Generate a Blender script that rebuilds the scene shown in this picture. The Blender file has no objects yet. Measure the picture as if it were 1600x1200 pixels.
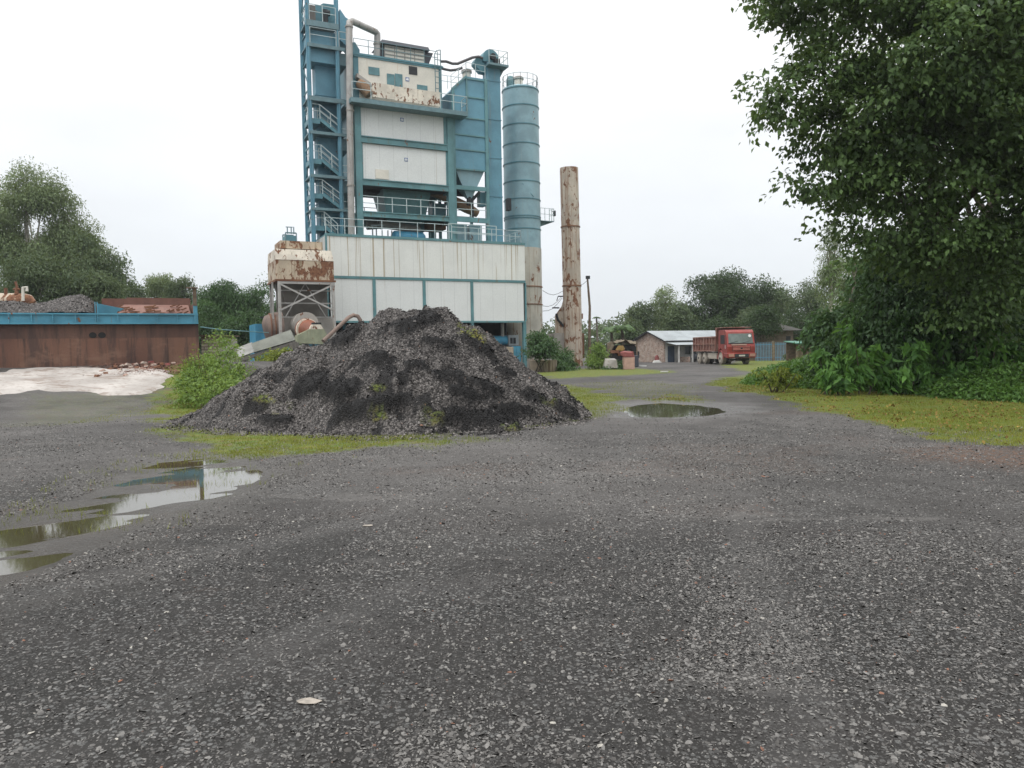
import bpy, math, random
import numpy as np
from math import sin, cos, pi, radians, atan, sqrt
from mathutils import Matrix, Vector

# ------------------------------------------------------------------ camera, world, sun, exposure
SC = bpy.context.scene
FPX = 1200.0                      # focal length in pixels of the 1600 px wide photograph
CAMH = 1.6
PITCH = atan(54.0 / FPX); ROLL = -0.018
cam_d = bpy.data.cameras.new('camera'); cam_d.sensor_width = 36.0; cam_d.lens = 27.0
cam_d.clip_start = 0.05; cam_d.clip_end = 3000
cam = bpy.data.objects.new('camera', cam_d); SC.collection.objects.link(cam)
cam.matrix_world = Matrix.Translation((0, 0, CAMH)) @ Matrix.Rotation(pi/2 - PITCH, 4, 'X') @ Matrix.Rotation(ROLL, 4, 'Z')
SC.camera = cam
SC.render.resolution_x = 1024; SC.render.resolution_y = 768

SUN_EL, SUN_AZ = radians(62), radians(215)      # azimuth measured clockwise from +Y
w = bpy.data.worlds.new('World'); SC.world = w; w.use_nodes = True
nt = w.node_tree; nt.nodes.clear()
def wn(t, **k):
    n = nt.nodes.new(t)
    for a, b in k.items(): setattr(n, a, b)
    return n
out = wn('ShaderNodeOutputWorld'); bg1 = wn('ShaderNodeBackground'); bg2 = wn('ShaderNodeBackground'); mixw = wn('ShaderNodeMixShader')
sky = wn('ShaderNodeTexSky', sky_type='NISHITA', sun_disc=False, sun_elevation=SUN_EL, sun_rotation=SUN_AZ, dust_density=3.0)
nt.links.new(sky.outputs[0], bg1.inputs[0]); bg1.inputs[1].default_value = 0.1
tc = wn('ShaderNodeTexCoord'); sep = wn('ShaderNodeSeparateXYZ'); nt.links.new(tc.outputs['Generated'], sep.inputs[0])
ramp = wn('ShaderNodeValToRGB'); nt.links.new(sep.outputs['Z'], ramp.inputs[0])
e = ramp.color_ramp.elements
e[0].position = 0.0; e[0].color = (.69, .73, .765, 1)
e[1].position = 0.78; e[1].color = (1.95, 1.96, 1.98, 1)
m = ramp.color_ramp.elements.new(0.19); m.color = (.80, .825, .85, 1)
m = ramp.color_ramp.elements.new(0.36); m.color = (.97, .98, .99, 1)
m = ramp.color_ramp.elements.new(0.5); m.color = (1.2, 1.21, 1.23, 1)
mp = wn('ShaderNodeMapping'); mp.inputs['Scale'].default_value = (1.4, 1.4, 4.0); nt.links.new(tc.outputs['Generated'], mp.inputs[0])
cn = wn('ShaderNodeTexNoise'); cn.inputs['Scale'].default_value = 1.3; cn.inputs['Detail'].default_value = 6; nt.links.new(mp.outputs[0], cn.inputs[0])
cr = wn('ShaderNodeMapRange'); nt.links.new(cn.outputs[0], cr.inputs[0])
cr.inputs[1].default_value = .3; cr.inputs[2].default_value = .7; cr.inputs[3].default_value = .89; cr.inputs[4].default_value = 1.10
vm = wn('ShaderNodeVectorMath', operation='SCALE'); nt.links.new(ramp.outputs[0], vm.inputs[0]); nt.links.new(cr.outputs[0], vm.inputs['Scale'])
nt.links.new(vm.outputs[0], bg2.inputs[0]); bg2.inputs[1].default_value = 1.0
mixw.inputs[0].default_value = 0.93
nt.links.new(bg1.outputs[0], mixw.inputs[1]); nt.links.new(bg2.outputs[0], mixw.inputs[2]); nt.links.new(mixw.outputs[0], out.inputs[0])

sd = bpy.data.lights.new('sun', 'SUN'); sd.energy = 1.0; sd.angle = radians(22); sd.color = (1, .97, .92)
sun = bpy.data.objects.new('sun', sd); SC.collection.objects.link(sun)
sdir = Vector((sin(SUN_AZ)*cos(SUN_EL), cos(SUN_AZ)*cos(SUN_EL), sin(SUN_EL)))
sun.rotation_euler = sdir.to_track_quat('Z', 'Y').to_euler(); sun.location = (0, -10, 40)

vs = SC.view_settings; SC.display_settings.display_device = 'sRGB'
vs.view_transform = 'Standard'; vs.look = 'None'; vs.exposure = 0.30; vs.gamma = 1.0; vs.use_curve_mapping = False
SC.render.engine = 'CYCLES'
cy = SC.cycles; cy.max_bounces = 6; cy.diffuse_bounces = 3; cy.glossy_bounces = 3; cy.transmission_bounces = 4; cy.transparent_max_bounces = 8
cy.volume_bounces = 0; cy.caustics_reflective = False; cy.caustics_refractive = False
cy.use_denoising = True; cy.sample_clamp_indirect = 4.0

# ------------------------------------------------------------------ pixel <-> world (to read positions off the photograph)
RM = np.array(cam.matrix_world.to_3x3())
def ray(px, py): return RM @ np.array([(px-800)/FPX, -(py-600)/FPX, -1.0])
def P(px, py, Y):
    d = ray(px, py); t = Y / d[1]; return Vector((d[0]*t, Y, CAMH + d[2]*t))
def G(px, py, z=0.0):
    d = ray(px, py); t = (z - CAMH) / d[2]; return Vector((d[0]*t, d[1]*t, z))
def proj(x, y, z):
    q = np.stack([x, y, np.asarray(z) - CAMH], -1) @ RM
    return 800 + FPX*q[..., 0]/(-q[..., 2]), 600 - FPX*q[..., 1]/(-q[..., 2])
TH = radians(26.0)
U = np.array([cos(TH), sin(TH), 0]); V = np.array([-sin(TH), cos(TH), 0])
B0 = np.array(P(822, 504, 60.0)); B0[2] = 0        # ground corner of the clad building, right front
def F(px, py, v):                                   # pixel -> (u, z) on the plant plane at depth v
    d = ray(px, py); o = np.array([0, 0, CAMH]) - B0
    t = (v - o @ V) / (d @ V); q = o + t*d; return float(q @ U), float(q[2])
def LW(u, v, z): return Vector(B0 + u*U + v*V + np.array([0, 0, z]))
def WL(p): q = np.array(p) - B0; return float(q @ U), float(q @ V), float(q[2])

# ------------------------------------------------------------------ object helpers
COL = SC.collection
def put(o, label=None, cat=None, group=None, kind=None):
    if label: o['label'] = label
    if cat: o['category'] = cat
    if group: o['group'] = group
    if kind: o['kind'] = kind
    return o
def thing(name, label, cat, loc=(0, 0, 0), rz=0.0, group=None):
    o = bpy.data.objects.new(name, None); COL.objects.link(o)
    o.location = loc; o.rotation_euler = (0, 0, rz); o.empty_display_size = .3
    o['_m'] = 1
    del o['_m']
    return put(o, label, cat, group)
def root_matrix(o):
    m = Matrix.Identity(4)
    while o is not None:
        m = Matrix.Translation(o.location) @ o.rotation_euler.to_matrix().to_4x4() @ m; o = o.parent
    return m
class MB:
    def __init__(s, frame=None):
        s.v = []; s.f = []; s.fr = frame           # frame: function of local coords -> world
    def _add(s, vs_, fs):
        n = len(s.v)
        s.v += [tuple(s.fr(*p)) if s.fr else tuple(p) for p in vs_]
        s.f += [tuple(i + n for i in f) for f in fs]
    def box(s, a, b):
        x0, y0, z0 = (min(a[i], b[i]) for i in range(3)); x1, y1, z1 = (max(a[i], b[i]) for i in range(3))
        s._add([(x0,y0,z0),(x1,y0,z0),(x1,y1,z0),(x0,y1,z0),(x0,y0,z1),(x1,y0,z1),(x1,y1,z1),(x0,y1,z1)],
               [(0,3,2,1),(4,5,6,7),(0,1,5,4),(1,2,6,5),(2,3,7,6),(3,0,4,7)])
        return s
    def hexa(s, p8):                               # bottom 4 (ccw) then top 4
        s._add(p8, [(0,3,2,1),(4,5,6,7),(0,1,5,4),(1,2,6,5),(2,3,7,6),(3,0,4,7)]); return s
    def bar(s, p, q, w_=.05, h=None):
        h = h or w_; p = Vector(p); q = Vector(q); d = (q-p).normalized()
        up = Vector((0,0,1)) if abs(d.z) < .95 else Vector((0,1,0))
        a = d.cross(up).normalized(); b = a.cross(d)
        a = a*(w_/2); b = b*(h/2)
        s.hexa([p-a-b, p+a-b, q+a-b, q-a-b, p-a+b, p+a+b, q+a+b, q-a+b][:8]); return s
    def tube(s, pts, r, n=8, cap=True):
        pts = [Vector(p) for p in pts]; rs = r if isinstance(r, (list, tuple)) else [r]*len(pts)
        ring = []; prev = None
        for i, p in enumerate(pts):
            d = (pts[min(i+1, len(pts)-1)] - pts[max(i-1, 0)]).normalized()
            if prev is None:
                up = Vector((0,0,1)) if abs(d.z) < .9 else Vector((1,0,0)); a = d.cross(up).normalized()
            else:
                a = (prev - d*prev.dot(d)).normalized()
            prev = a; b = d.cross(a)
            ring.append([p + (a*cos(2*pi*k/n) + b*sin(2*pi*k/n))*rs[i] for k in range(n)])
        vs_ = [q for rr in ring for q in rr]; fs = []
        for i in range(len(pts)-1):
            for k in range(n):
                k2 = (k+1) % n; fs.append((i*n+k, i*n+k2, (i+1)*n+k2, (i+1)*n+k))
        if cap: fs += [tuple(range(n-1, -1, -1)), tuple(range((len(pts)-1)*n, len(pts)*n))]
        s._add(vs_, fs); return s
    def lathe(s, c, prof, n=24, cap=True):         # vertical axis at c, prof [(r, z)]
        vs_ = [(c[0]+r*cos(2*pi*k/n), c[1]+r*sin(2*pi*k/n), z) for r, z in prof for k in range(n)]; fs = []
        for i in range(len(prof)-1):
            for k in range(n):
                k2 = (k+1) % n; fs.append((i*n+k, i*n+k2, (i+1)*n+k2, (i+1)*n+k))
        if cap: fs += [tuple(range(n-1, -1, -1)), tuple(range((len(prof)-1)*n, len(prof)*n))]
        s._add(vs_, fs); return s
    def prism(s, poly, off):                       # planar polygon extruded by a vector
        n = len(poly); vs_ = [tuple(p) for p in poly] + [tuple(p[i]+off[i] for i in range(3)) for p in poly]
        fs = [tuple(range(n-1, -1, -1)), tuple(range(n, 2*n))] + [(i, (i+1) % n, n+(i+1) % n, n+i) for i in range(n)]
        s._add(vs_, fs); return s
    def rail(s, pts, h=1.1, step=1.2, r=.028):
        for a, b in zip(pts[:-1], pts[1:]):
            a = Vector(a); b = Vector(b); L = (b-a).length; n = max(1, round(L/step))
            for zz in (h, h*.55): s.bar(a+Vector((0,0,zz)), b+Vector((0,0,zz)), r*1.5)
            for i in range(n+1):
                p = a.lerp(b, i/n); s.bar(p, p+Vector((0,0,h)), r*1.7)
        return s
    def build(s, name, mat, parent=None, smooth=None, bevel=0, label=None):
        M = root_matrix(parent).inverted() if parent else Matrix.Identity(4)
        me = bpy.data.meshes.new(name)
        me.from_pydata([tuple(M @ Vector(p)) for p in s.v], [], s.f); me.validate()
        import bmesh as _b
        bm = _b.new(); bm.from_mesh(me); _b.ops.recalc_face_normals(bm, faces=bm.faces); bm.to_mesh(me); bm.free()
        if smooth is not None:
            me.shade_smooth(); me.set_sharp_from_angle(angle=radians(smooth))
        o = bpy.data.objects.new(name, me); COL.objects.link(o); o.parent = parent
        me.materials.append(mat)
        if bevel:
            md = o.modifiers.new('bevel', 'BEVEL'); md.width = bevel; md.segments = 2; md.limit_method = 'ANGLE'
        if label: o['label'] = label
        return o
def each(name, mat, parent, *boxes):
    for a, b in boxes: PM().box(a, b).build(name, mat, parent)
def npmesh(name, verts, faces, mat, parent=None, attrs=None, smooth=False):
    """verts (n,3), faces (m,k) all of one size"""
    me = bpy.data.meshes.new(name); verts = np.asarray(verts, np.float32)
    if parent is not None:
        M = np.array(root_matrix(parent).inverted()); verts = (verts @ M[:3,:3].T + M[:3,3]).astype(np.float32)
    faces = np.asarray(faces, np.int32); m_, k = faces.shape
    me.vertices.add(len(verts)); me.vertices.foreach_set('co', verts.ravel())
    me.loops.add(m_*k); me.loops.foreach_set('vertex_index', faces.ravel())
    me.polygons.add(m_); me.polygons.foreach_set('loop_start', np.arange(0, m_*k, k, dtype=np.int32))
    me.polygons.foreach_set('loop_total', np.full(m_, k, np.int32))
    if smooth: me.polygons.foreach_set('use_smooth', np.ones(m_, bool))
    me.update(calc_edges=True)
    for nm, a in (attrs or {}).items():
        at = me.attributes.new(nm, 'FLOAT', 'POINT'); at.data.foreach_set('value', np.asarray(a, np.float32))
    o = bpy.data.objects.new(name, me); COL.objects.link(o); o.parent = parent; me.materials.append(mat)
    return o

# ------------------------------------------------------------------ value noise and polygons (numpy)
def vnoise(x, y, seed=0):
    def h(i, j):
        n = (i.astype(np.int64)*374761393 + j.astype(np.int64)*668265263 + seed*1274126177) & 0xffffffff
        n = ((n ^ (n >> 13))*1274126177) & 0xffffffff
        return ((n ^ (n >> 16)) & 0xffff)/65535.0
    xi = np.floor(x); yi = np.floor(y); fx = x-xi; fy = y-yi
    fx = fx*fx*(3-2*fx); fy = fy*fy*(3-2*fy)
    return (h(xi,yi)*(1-fx)+h(xi+1,yi)*fx)*(1-fy) + (h(xi,yi+1)*(1-fx)+h(xi+1,yi+1)*fx)*fy
def fbm(x, y, s=1.0, seed=0, o=4):
    x = np.asarray(x, float)*s; y = np.asarray(y, float)*s; r = 0; a = .5; t = 0
    for k in range(o):
        r = r + a*vnoise(x, y, seed+k*17); t += a; x = x*2.03+11.3; y = y*2.03+5.7; a *= .5
    return r/t
def sstep(a, b, x):
    t = np.clip((x-a)/(b-a), 0, 1); return t*t*(3-2*t)
def psdf(poly, x, y):                              # >0 inside
    poly = np.array([(p[0], p[1]) for p in poly]); d = np.full(np.shape(x), 1e9); ins = np.zeros(np.shape(x), bool)
    for (ax, ay), (bx, by) in zip(poly, np.roll(poly, -1, 0)):
        ex, ey = bx-ax, by-ay; wx, wy = x-ax, y-ay
        t = np.clip((wx*ex+wy*ey)/(ex*ex+ey*ey+1e-9), 0, 1)
        d = np.minimum(d, (wx-ex*t)**2+(wy-ey*t)**2)
        c = ((ay <= y) & (by > y)) | ((by <= y) & (ay > y))
        with np.errstate(all='ignore'): xi = ax + (y-ay)/(by-ay+1e-12)*ex
        ins ^= c & (x < xi)
    return np.sqrt(d)*np.where(ins, 1, -1)
def gpoly(pts): return [G(*p) for p in pts]

# ------------------------------------------------------------------ materials
class NM:
    def __init__(s, name):
        s.m = bpy.data.materials.new(name); s.m.use_nodes = True; s.t = s.m.node_tree
        s.b = s.t.nodes['Principled BSDF']; s.b.inputs['Specular IOR Level'].default_value = .4
        s.o = s.t.nodes['Material Output']
    def n(s, t, ins=None, **k):
        n = s.t.nodes.new(t)
        for a, b in k.items(): setattr(n, a, b)
        for a, b in (ins or {}).items():
            if isinstance(b, bpy.types.NodeSocket): s.t.links.new(b, n.inputs[a])
            else: n.inputs[a].default_value = b
        return n
    def obj(s, scale=(1,1,1)):
        tc = s.n('ShaderNodeTexCoord'); return s.n('ShaderNodeMapping', {'Vector': tc.outputs['Object'], 'Scale': scale}).outputs[0]
    def noise(s, vec, scale, detail=4, rough=.55, dist=0):
        return s.n('ShaderNodeTexNoise', {'Vector': vec, 'Scale': scale, 'Detail': detail, 'Roughness': rough, 'Distortion': dist}).outputs[0]
    def vor(s, vec, scale, **k): return s.n('ShaderNodeTexVoronoi', {'Vector': vec, 'Scale': scale}, **k)
    def rng(s, v, a, b, c=0., d=1., smooth=True):
        return s.n('ShaderNodeMapRange', {0: v, 1: a, 2: b, 3: c, 4: d}, interpolation_type='SMOOTHSTEP' if smooth else 'LINEAR').outputs[0]
    def math(s, op, a, b=0.0, clamp=False): return s.n('ShaderNodeMath', {0: a, 1: b}, operation=op, use_clamp=clamp).outputs[0]
    def mix(s, f, a, b):
        c4 = lambda c: c if isinstance(c, bpy.types.NodeSocket) else (c[0], c[1], c[2], 1)
        n = s.t.nodes.new('ShaderNodeMix'); n.data_type = 'RGBA'
        for i, v in ((0, f), (6, c4(a)), (7, c4(b))):
            if isinstance(v, bpy.types.NodeSocket): s.t.links.new(v, n.inputs[i])
            else: n.inputs[i].default_value = v
        return n.outputs[2]
    def attr(s, nm): return s.n('ShaderNodeAttribute', attribute_name=nm).outputs['Fac']
    def bump(s, h, strength=.3, dist=.02):
        b = s.n('ShaderNodeBump', {'Height': h, 'Strength': strength, 'Distance': dist}); s.t.links.new(b.outputs[0], s.b.inputs['Normal'])
    def set(s, col=None, rough=None, metal=None):
        for k, v in (('Base Color', col), ('Roughness', rough), ('Metallic', metal)):
            if v is None: continue
            if isinstance(v, bpy.types.NodeSocket): s.t.links.new(v, s.b.inputs[k])
            elif k == 'Base Color': s.b.inputs[k].default_value = (*v, 1)
            else: s.b.inputs[k].default_value = v
        return s.m
RUST = (.125, .052, .028); RUST2 = (.215, .105, .055)
def paint(name, col, rust=.1, streak=.25, var=.18, rough=.5, seam=0, lines=0, size=1.0, stain=(.16, .11, .05), rcol=RUST, rcol2=RUST2):
    """painted, weathered sheet metal: tone patches, rust spots, vertical run-off stains, optional vertical seams"""
    m = NM(name); v = m.obj(); big = m.noise(v, .7/size, 4)
    dk = tuple(c*(1-var) for c in col); lt = tuple(min(1, c*(1+var*.6)) for c in col)
    c = m.mix(m.rng(big, .35, .65), dk, lt)
    sv = m.obj((2.2/size, 2.2/size, .07/size)); sn = m.noise(sv, 1.6, 5, .7)
    f = m.rng(sn, .655-streak*.25, .76-streak*.25, 0, .8)
    f = m.math('MULTIPLY', f, m.rng(m.noise(v, .35/size, 2), .35, .6))
    c = m.mix(f, c, stain)
    fine = m.noise(v, 9/size, 5, .7); c = m.mix(m.rng(fine, .3, .75, 0, .25), c, tuple(x*.6 for x in col))
    if lines:                                      # thin long rust runs below the upper edge
        ln = m.noise(m.obj((5.5, 5.5, .035)), 1.0, 3, .6)
        c = m.mix(m.rng(ln, .66-lines*.1, .70-lines*.1, 0, .75), c, stain)
        c = m.mix(m.rng(m.noise(m.obj((14, 14, .25)), 1.0, 3, .6), .70, .76, 0, .5), c, rcol)
    rn = m.noise(m.obj((1, 1, .5)), 2.3/size, 7, .68, .4)
    rn = m.math('ADD', rn, m.math('MULTIPLY', m.math('SUBTRACT', m.noise(v, .6/size, 2), .5), .45))
    rf = m.rng(rn, .70-rust*.42, .72-rust*.40)
    rc = m.mix(m.rng(m.noise(v, 6/size, 4), .35, .65), rcol, rcol2)
    c = m.mix(rf, c, rc)
    if seam:
        x = m.n('ShaderNodeSeparateXYZ', {0: m.obj()}).outputs[0]
        fr = m.math('FRACT', m.math('DIVIDE', x, seam)); sm = m.math('LESS_THAN', fr, .022)
        c = m.mix(m.math('MULTIPLY', sm, .45), c, tuple(x_*.45 for x_ in col))
    r = m.mix(rf, (rough,)*3, (.9,)*3)
    m.bump(m.math('ADD', m.math('MULTIPLY', rf, .4), m.math('MULTIPLY', m.noise(v, 1.1, 2), 1.2)), .25, .02)
    return m.set(c, r)
def plain(name, col, rough=.6, var=.15, scale=3., metal=0, bump=0.):
    m = NM(name); v = m.obj(); n = m.noise(v, scale, 5, .6)
    c = m.mix(m.rng(n, .3, .7), tuple(x*(1-var) for x in col), tuple(min(1, x*(1+var)) for x in col))
    if bump: m.bump(n, bump, .02)
    return m.set(c, rough, metal)
def rusty(name, a=RUST, b=RUST2, c3=(.10, .05, .035), scale=1.0, panel=0):
    m = NM(name); v = m.obj(); c = m.mix(m.rng(m.noise(v, .5*scale, 4), .35, .65), a, b)
    c = m.mix(m.rng(m.noise(m.obj((3, 3, .12)), 1.5*scale, 5, .7), .45, .7, 0, .6), c, c3)
    c = m.mix(m.rng(m.noise(v, 5*scale, 6, .7), .45, .7, 0, .5), c, tuple(x*1.5 for x in a))
    if panel:
        x = m.n('ShaderNodeSeparateXYZ', {0: v}).outputs[0]
        idx = m.math('FLOOR', m.math('DIVIDE', x, panel))
        wn_ = m.n('ShaderNodeTexWhiteNoise', {'W': idx}, noise_dimensions='1D').outputs[0]
        c = m.mix(m.math('MULTIPLY', wn_, .5), c, (.17, .095, .065))
        c = m.mix(m.rng(m.noise(m.obj((2.2, 2.2, .25)), 1.2, 6, .75), .47, .62, 0, .7), c, (.045, .032, .03))
        c = m.mix(m.rng(m.noise(m.obj((.5, .5, .9)), 1.0, 6, .7), .54, .66, 0, .5), c, (.22, .13, .09))
    m.bump(m.noise(v, 12*scale, 5), .3, .01)
    return m.set(c, .85)
M = {}
TEAL = (.035, .135, .165)
M['teal'] = paint('teal_paint', (.085, .215, .255), rust=.04, streak=.25, stain=(.13, .19, .18))
M['teal2'] = paint('green_teal_paint', (.105, .235, .25), rust=.10, streak=.4, stain=(.13, .14, .09))
M['blue'] = paint('elevator_blue_paint', (.115, .275, .355), rust=.02, streak=.3, var=.15, stain=(.17, .25, .27))
M['silo'] = paint('silo_paint', (.22, .35, .395), rust=.04, streak=.45, var=.18, stain=(.24, .33, .34), rough=.4, lines=.1)
M['beige'] = paint('beige_silo_paint', (.42, .40, .345), rust=.22, streak=.5, stain=(.22, .14, .08), lines=.4)
M['stack'] = paint('stack_paint', (.46, .40, .325), rust=.36, streak=.75, stain=(.24, .13, .07), size=.7, lines=.9)
M['white'] = paint('white_cladding', (.69, .70, .66), rust=-.1, streak=.18, var=.05, seam=1.05, stain=(.30, .22, .11), rough=.45, lines=.8)
M['white2'] = paint('white_panel', (.68, .70, .68), rust=-.12, streak=.02, var=.03, seam=1.05, stain=(.46, .44, .38), lines=.02)
M['cream'] = paint('cream_sheet', (.66, .63, .55), rust=.0, streak=.35, var=.08, stain=(.45, .30, .16))
M['cream_rust'] = paint('rust_spotted_cream', (.66, .60, .50), rust=.33, streak=.35, size=.5)
M['box_rust'] = paint('rust_eaten_cream', (.46, .38, .28), rust=.47, streak=.6, size=.8)
M['grey'] = paint('grey_sheet', (.33, .31, .28), rust=.05, streak=.3, size=.6)
M['dgrey'] = paint('dark_mesh_sheet', (.15, .14, .125), rust=.05, streak=.2, size=.5)
M['frame_g'] = paint('pale_grey_frame', (.36, .35, .33), rust=.12, streak=.3, size=.5)
M['pipe'] = paint('galvanised_pipe', (.34, .33, .31), rust=.12, streak=.5, size=.5, stain=(.15, .12, .09))
M['dark'] = plain('dark_steel', (.02, .022, .025), .7)
M['inside'] = plain('dark_interior', (.03, .035, .04), .9)  # near-black colour for the inner walls of the clad building
M['shutter'] = paint('grey_green_shutter', (.10, .22, .24), rust=.1, streak=.2, size=.4)
M['rail_w'] = plain('pale_railing_paint', (.42, .50, .50), .5)
M['rail_d'] = plain('dull_railing_paint', (.12, .20, .22), .5)
M['roofdark'] = plain('dark_roof_sheet', (.045, .05, .06), .6)
M['rust'] = rusty('rust')
M['binwall'] = rusty('rusty_plate', (.095, .047, .035), (.15, .075, .05), (.055, .034, .03), panel=2.1)
M['binin'] = rusty('rusty_hopper_plate', (.14, .065, .048), (.20, .11, .085), (.09, .05, .04))
M['girder'] = paint('bright_blue_girder', (.07, .25, .34), rust=.06, streak=.15, size=.6)
M['brown_duct'] = rusty('brown_insulated_duct', (.17, .105, .06), (.27, .17, .10), (.09, .06, .04), scale=2)
M['hose'] = plain('grey_hose', (.085, .08, .08), .7)
M['glass'] = NM('dark_glass').set((.03, .04, .045), .08)
M['black'] = plain('black_rubber', (.012, .012, .012), .8)
M['concrete'] = paint('stained_concrete', (.33, .28, .21), rust=-.1, streak=.75, var=.2, rough=.9, size=.4, stain=(.12, .075, .04))
M['sign'] = plain('blue_sign', (.05, .12, .30), .5)
M['signw'] = plain('sign_white', (.7, .7, .7), .5)
M['tin'] = paint('tin_roof', (.27, .30, .31), rust=.04, streak=.2, rough=.4)
M['corr'] = paint('corrugated_sheet', (.36, .37, .33), rust=.02, streak=.2, size=.5, stain=(.22, .22, .12))
M['wood'] = plain('weathered_wood', (.13, .095, .065), .9, .3, 6)
M['bark'] = plain('bark', (.10, .085, .065), .95, .35, 5, bump=.6)
M['palebark'] = plain('pale_bark', (.36, .34, .29), .9, .25, 4, bump=.4)
M['cable'] = plain('black_cable', (.02, .02, .02), .7)
M['tarp'] = plain('brown_tarpaulin', (.16, .13, .09), .9, .35, 4, bump=.8)
M['yellow'] = plain('yellow_paint', (.26, .17, .05), .7, .3)
M['red'] = plain('faded_red_paint', (.20, .055, .05), .7, .3)
M['pink'] = plain('pink_plaster', (.42, .27, .22), .9)
M['orange'] = paint('burnt_orange_cover', (.22, .075, .04), rust=.15, streak=.3, size=.3)
M['greengrey'] = paint('green_grey_cover', (.26, .28, .19), rust=.12, streak=.5, size=.3, stain=(.18, .13, .06))
M['plaster'] = plain('whitewash', (.42, .42, .40), .9)
M['bluepanel'] = paint('blue_panel', (.06, .26, .40), rust=.05, streak=.2, size=.5)

def brickmat(name, c1, c2, mortar, sc=1.0, rough=.9):
    m = NM(name)
    q = m.n('ShaderNodeSeparateXYZ', {0: m.obj()}); cmb = m.n('ShaderNodeCombineXYZ', {0: m.math('ADD', q.outputs[0], q.outputs[1]), 1: q.outputs[2], 2: 0.})
    br = m.n('ShaderNodeTexBrick', {'Vector': cmb.outputs[0], 'Color1': (*c1, 1), 'Color2': (*c2, 1), 'Mortar': (*mortar, 1), 'Scale': sc,
             'Mortar Size': .02, 'Brick Width': .30, 'Row Height': .13})
    c = m.mix(m.rng(m.noise(m.obj(), 2.2, 5, .7), .42, .62, 0, .75), br.outputs[0], mortar)
    c = m.mix(m.rng(m.noise(m.obj((1,1,2.5)), 3.1, 4, .7), .52, .62, 0, .6), c, tuple(x*.6 for x in c2))
    m.bump(br.outputs[1], -.4, .01); return m.set(c, rough)
M['brick'] = brickmat('brick', (.33, .21, .165), (.17, .095, .075), (.46, .40, .34))
M['brick_cream'] = brickmat('cream_block', (.58, .53, .42), (.50, .45, .36), (.22, .19, .14))

def leafmat(name, dark, light, rough=.45, trans=.3):
    m = NM(name); a = m.attr('tint'); v = m.obj()
    f = m.math('ADD', m.math('MULTIPLY', a, .85), m.math('MULTIPLY', m.rng(m.noise(v, .4, 3), .35, .65), .15))
    c = m.mix(f, dark, light); m.set(c, rough); m.b.inputs['Specular IOR Level'].default_value = .2
    tr = m.n('ShaderNodeBsdfTranslucent'); c2 = m.mix(.35, c, tuple(x*1.6 for x in (light[0]*1.2, light[1], light[2]*.5))); m.t.links.new(c2, tr.inputs[0])
    mx = m.n('ShaderNodeMixShader'); mx.inputs[0].default_value = trans
    m.t.links.new(m.b.outputs[0], mx.inputs[1]); m.t.links.new(tr.outputs[0], mx.inputs[2]); m.t.links.new(mx.outputs[0], m.o.inputs[0])
    return m.m
M['leaf_big'] = leafmat('broad_dark_leaf', (.016, .036, .014), (.155, .25, .085))
M['leaf_sap'] = leafmat('teak_sapling_leaf', (.04, .11, .03), (.17, .34, .08), trans=.35)
M['leaf_under'] = leafmat('undergrowth_leaf', (.03, .075, .018), (.13, .25, .055))
M['leaf_far'] = leafmat('far_leaf', (.036, .066, .032), (.135, .185, .088))
M['leaf_grey'] = leafmat('grey_green_leaf', (.075, .115, .055), (.23, .30, .145))
M['leaf_lime'] = leafmat('lime_weed_leaf', (.06, .12, .025), (.24, .35, .09), trans=.35)
M['leaf_mid'] = leafmat('mid_green_leaf', (.022, .052, .022), (.10, .185, .07))
M['leaf_dark'] = leafmat('dark_far_leaf', (.018, .038, .017), (.072, .12, .045))
M['leaf_yel'] = leafmat('yellow_weed_leaf', (.10, .15, .02), (.24, .28, .05))
M['grassblade'] = leafmat('grass_blade', (.09, .13, .022), (.27, .29, .065), .7, .3)
M['palm'] = leafmat('palm_leaf', (.05, .10, .035), (.15, .24, .09))

# ------------------------------------------------------------------ terrain
PUD1 = gpoly([(-260,905),(-60,850),(60,815),(112,790),(175,768),(205,745),(262,720),(330,713),(372,722),(398,742),(372,762),(300,784),(205,806),(135,842),(62,872),(0,894),(-120,935),(-260,985)])
PUD2 = gpoly([(962,641),(985,631),(1030,627),(1100,631),(1135,636),(1147,642),(1115,648),(1050,651),(980,650)])
WALLP = P(311, 540, 30.2)
def gz(x, y):
    x = np.asarray(x, float); y = np.asarray(y, float)
    z = (fbm(x, y, .35, 3, 3)-.5)*.07*sstep(1, 6, y)
    z = z + (fbm(x, y, 2.1, 9, 2)-.5)*.014
    vv_ = (x-WALLP[0])*V[0]+(y-WALLP[1])*V[1]     # distance in front of the bin wall
    mound = 1.28*np.clip((vv_+10.5)/10.3, 0, 1)**1.7*sstep(-6.5, -11.0, x)*(1-sstep(34, 42, y))
    z = z + mound
    n = (fbm(x, y, 1.3, 5, 3)-.5)*.45
    d1 = psdf(PUD1, x, y) + n*.9; m1 = sstep(-.6, .25, d1)
    d2 = psdf(PUD2, x, y) + n*.6; m2 = sstep(-.35, .7, d2)
    z = z*(1-np.maximum(sstep(-4.0, -1.2, d1), sstep(-3, -.5, d2))*.93)
    al = x*.80+y*.6; ac = -x*.6+y*.80               # ripples of silt lie along the run of the puddle
    z = z - m1*(.050 - (fbm(al*.9, ac*3.2, 1.0, 13, 4)-.42)*.13*sstep(1.1, .1, d1) ) - m2*.075
    return z + .02*(np.abs(x) > 1e5)
def axis(a, b, st, lo, hi, g=1.18):
    c = list(np.arange(a, b, st)); s = st; x = b
    up = []
    while x < hi: up.append(x); s *= g; x += s
    up.append(hi); s = st; x = a; dn = []
    while x > lo:
        s *= g; x -= s; dn.append(max(x, lo))
    return np.array(sorted(set(dn + c + up)))
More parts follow.
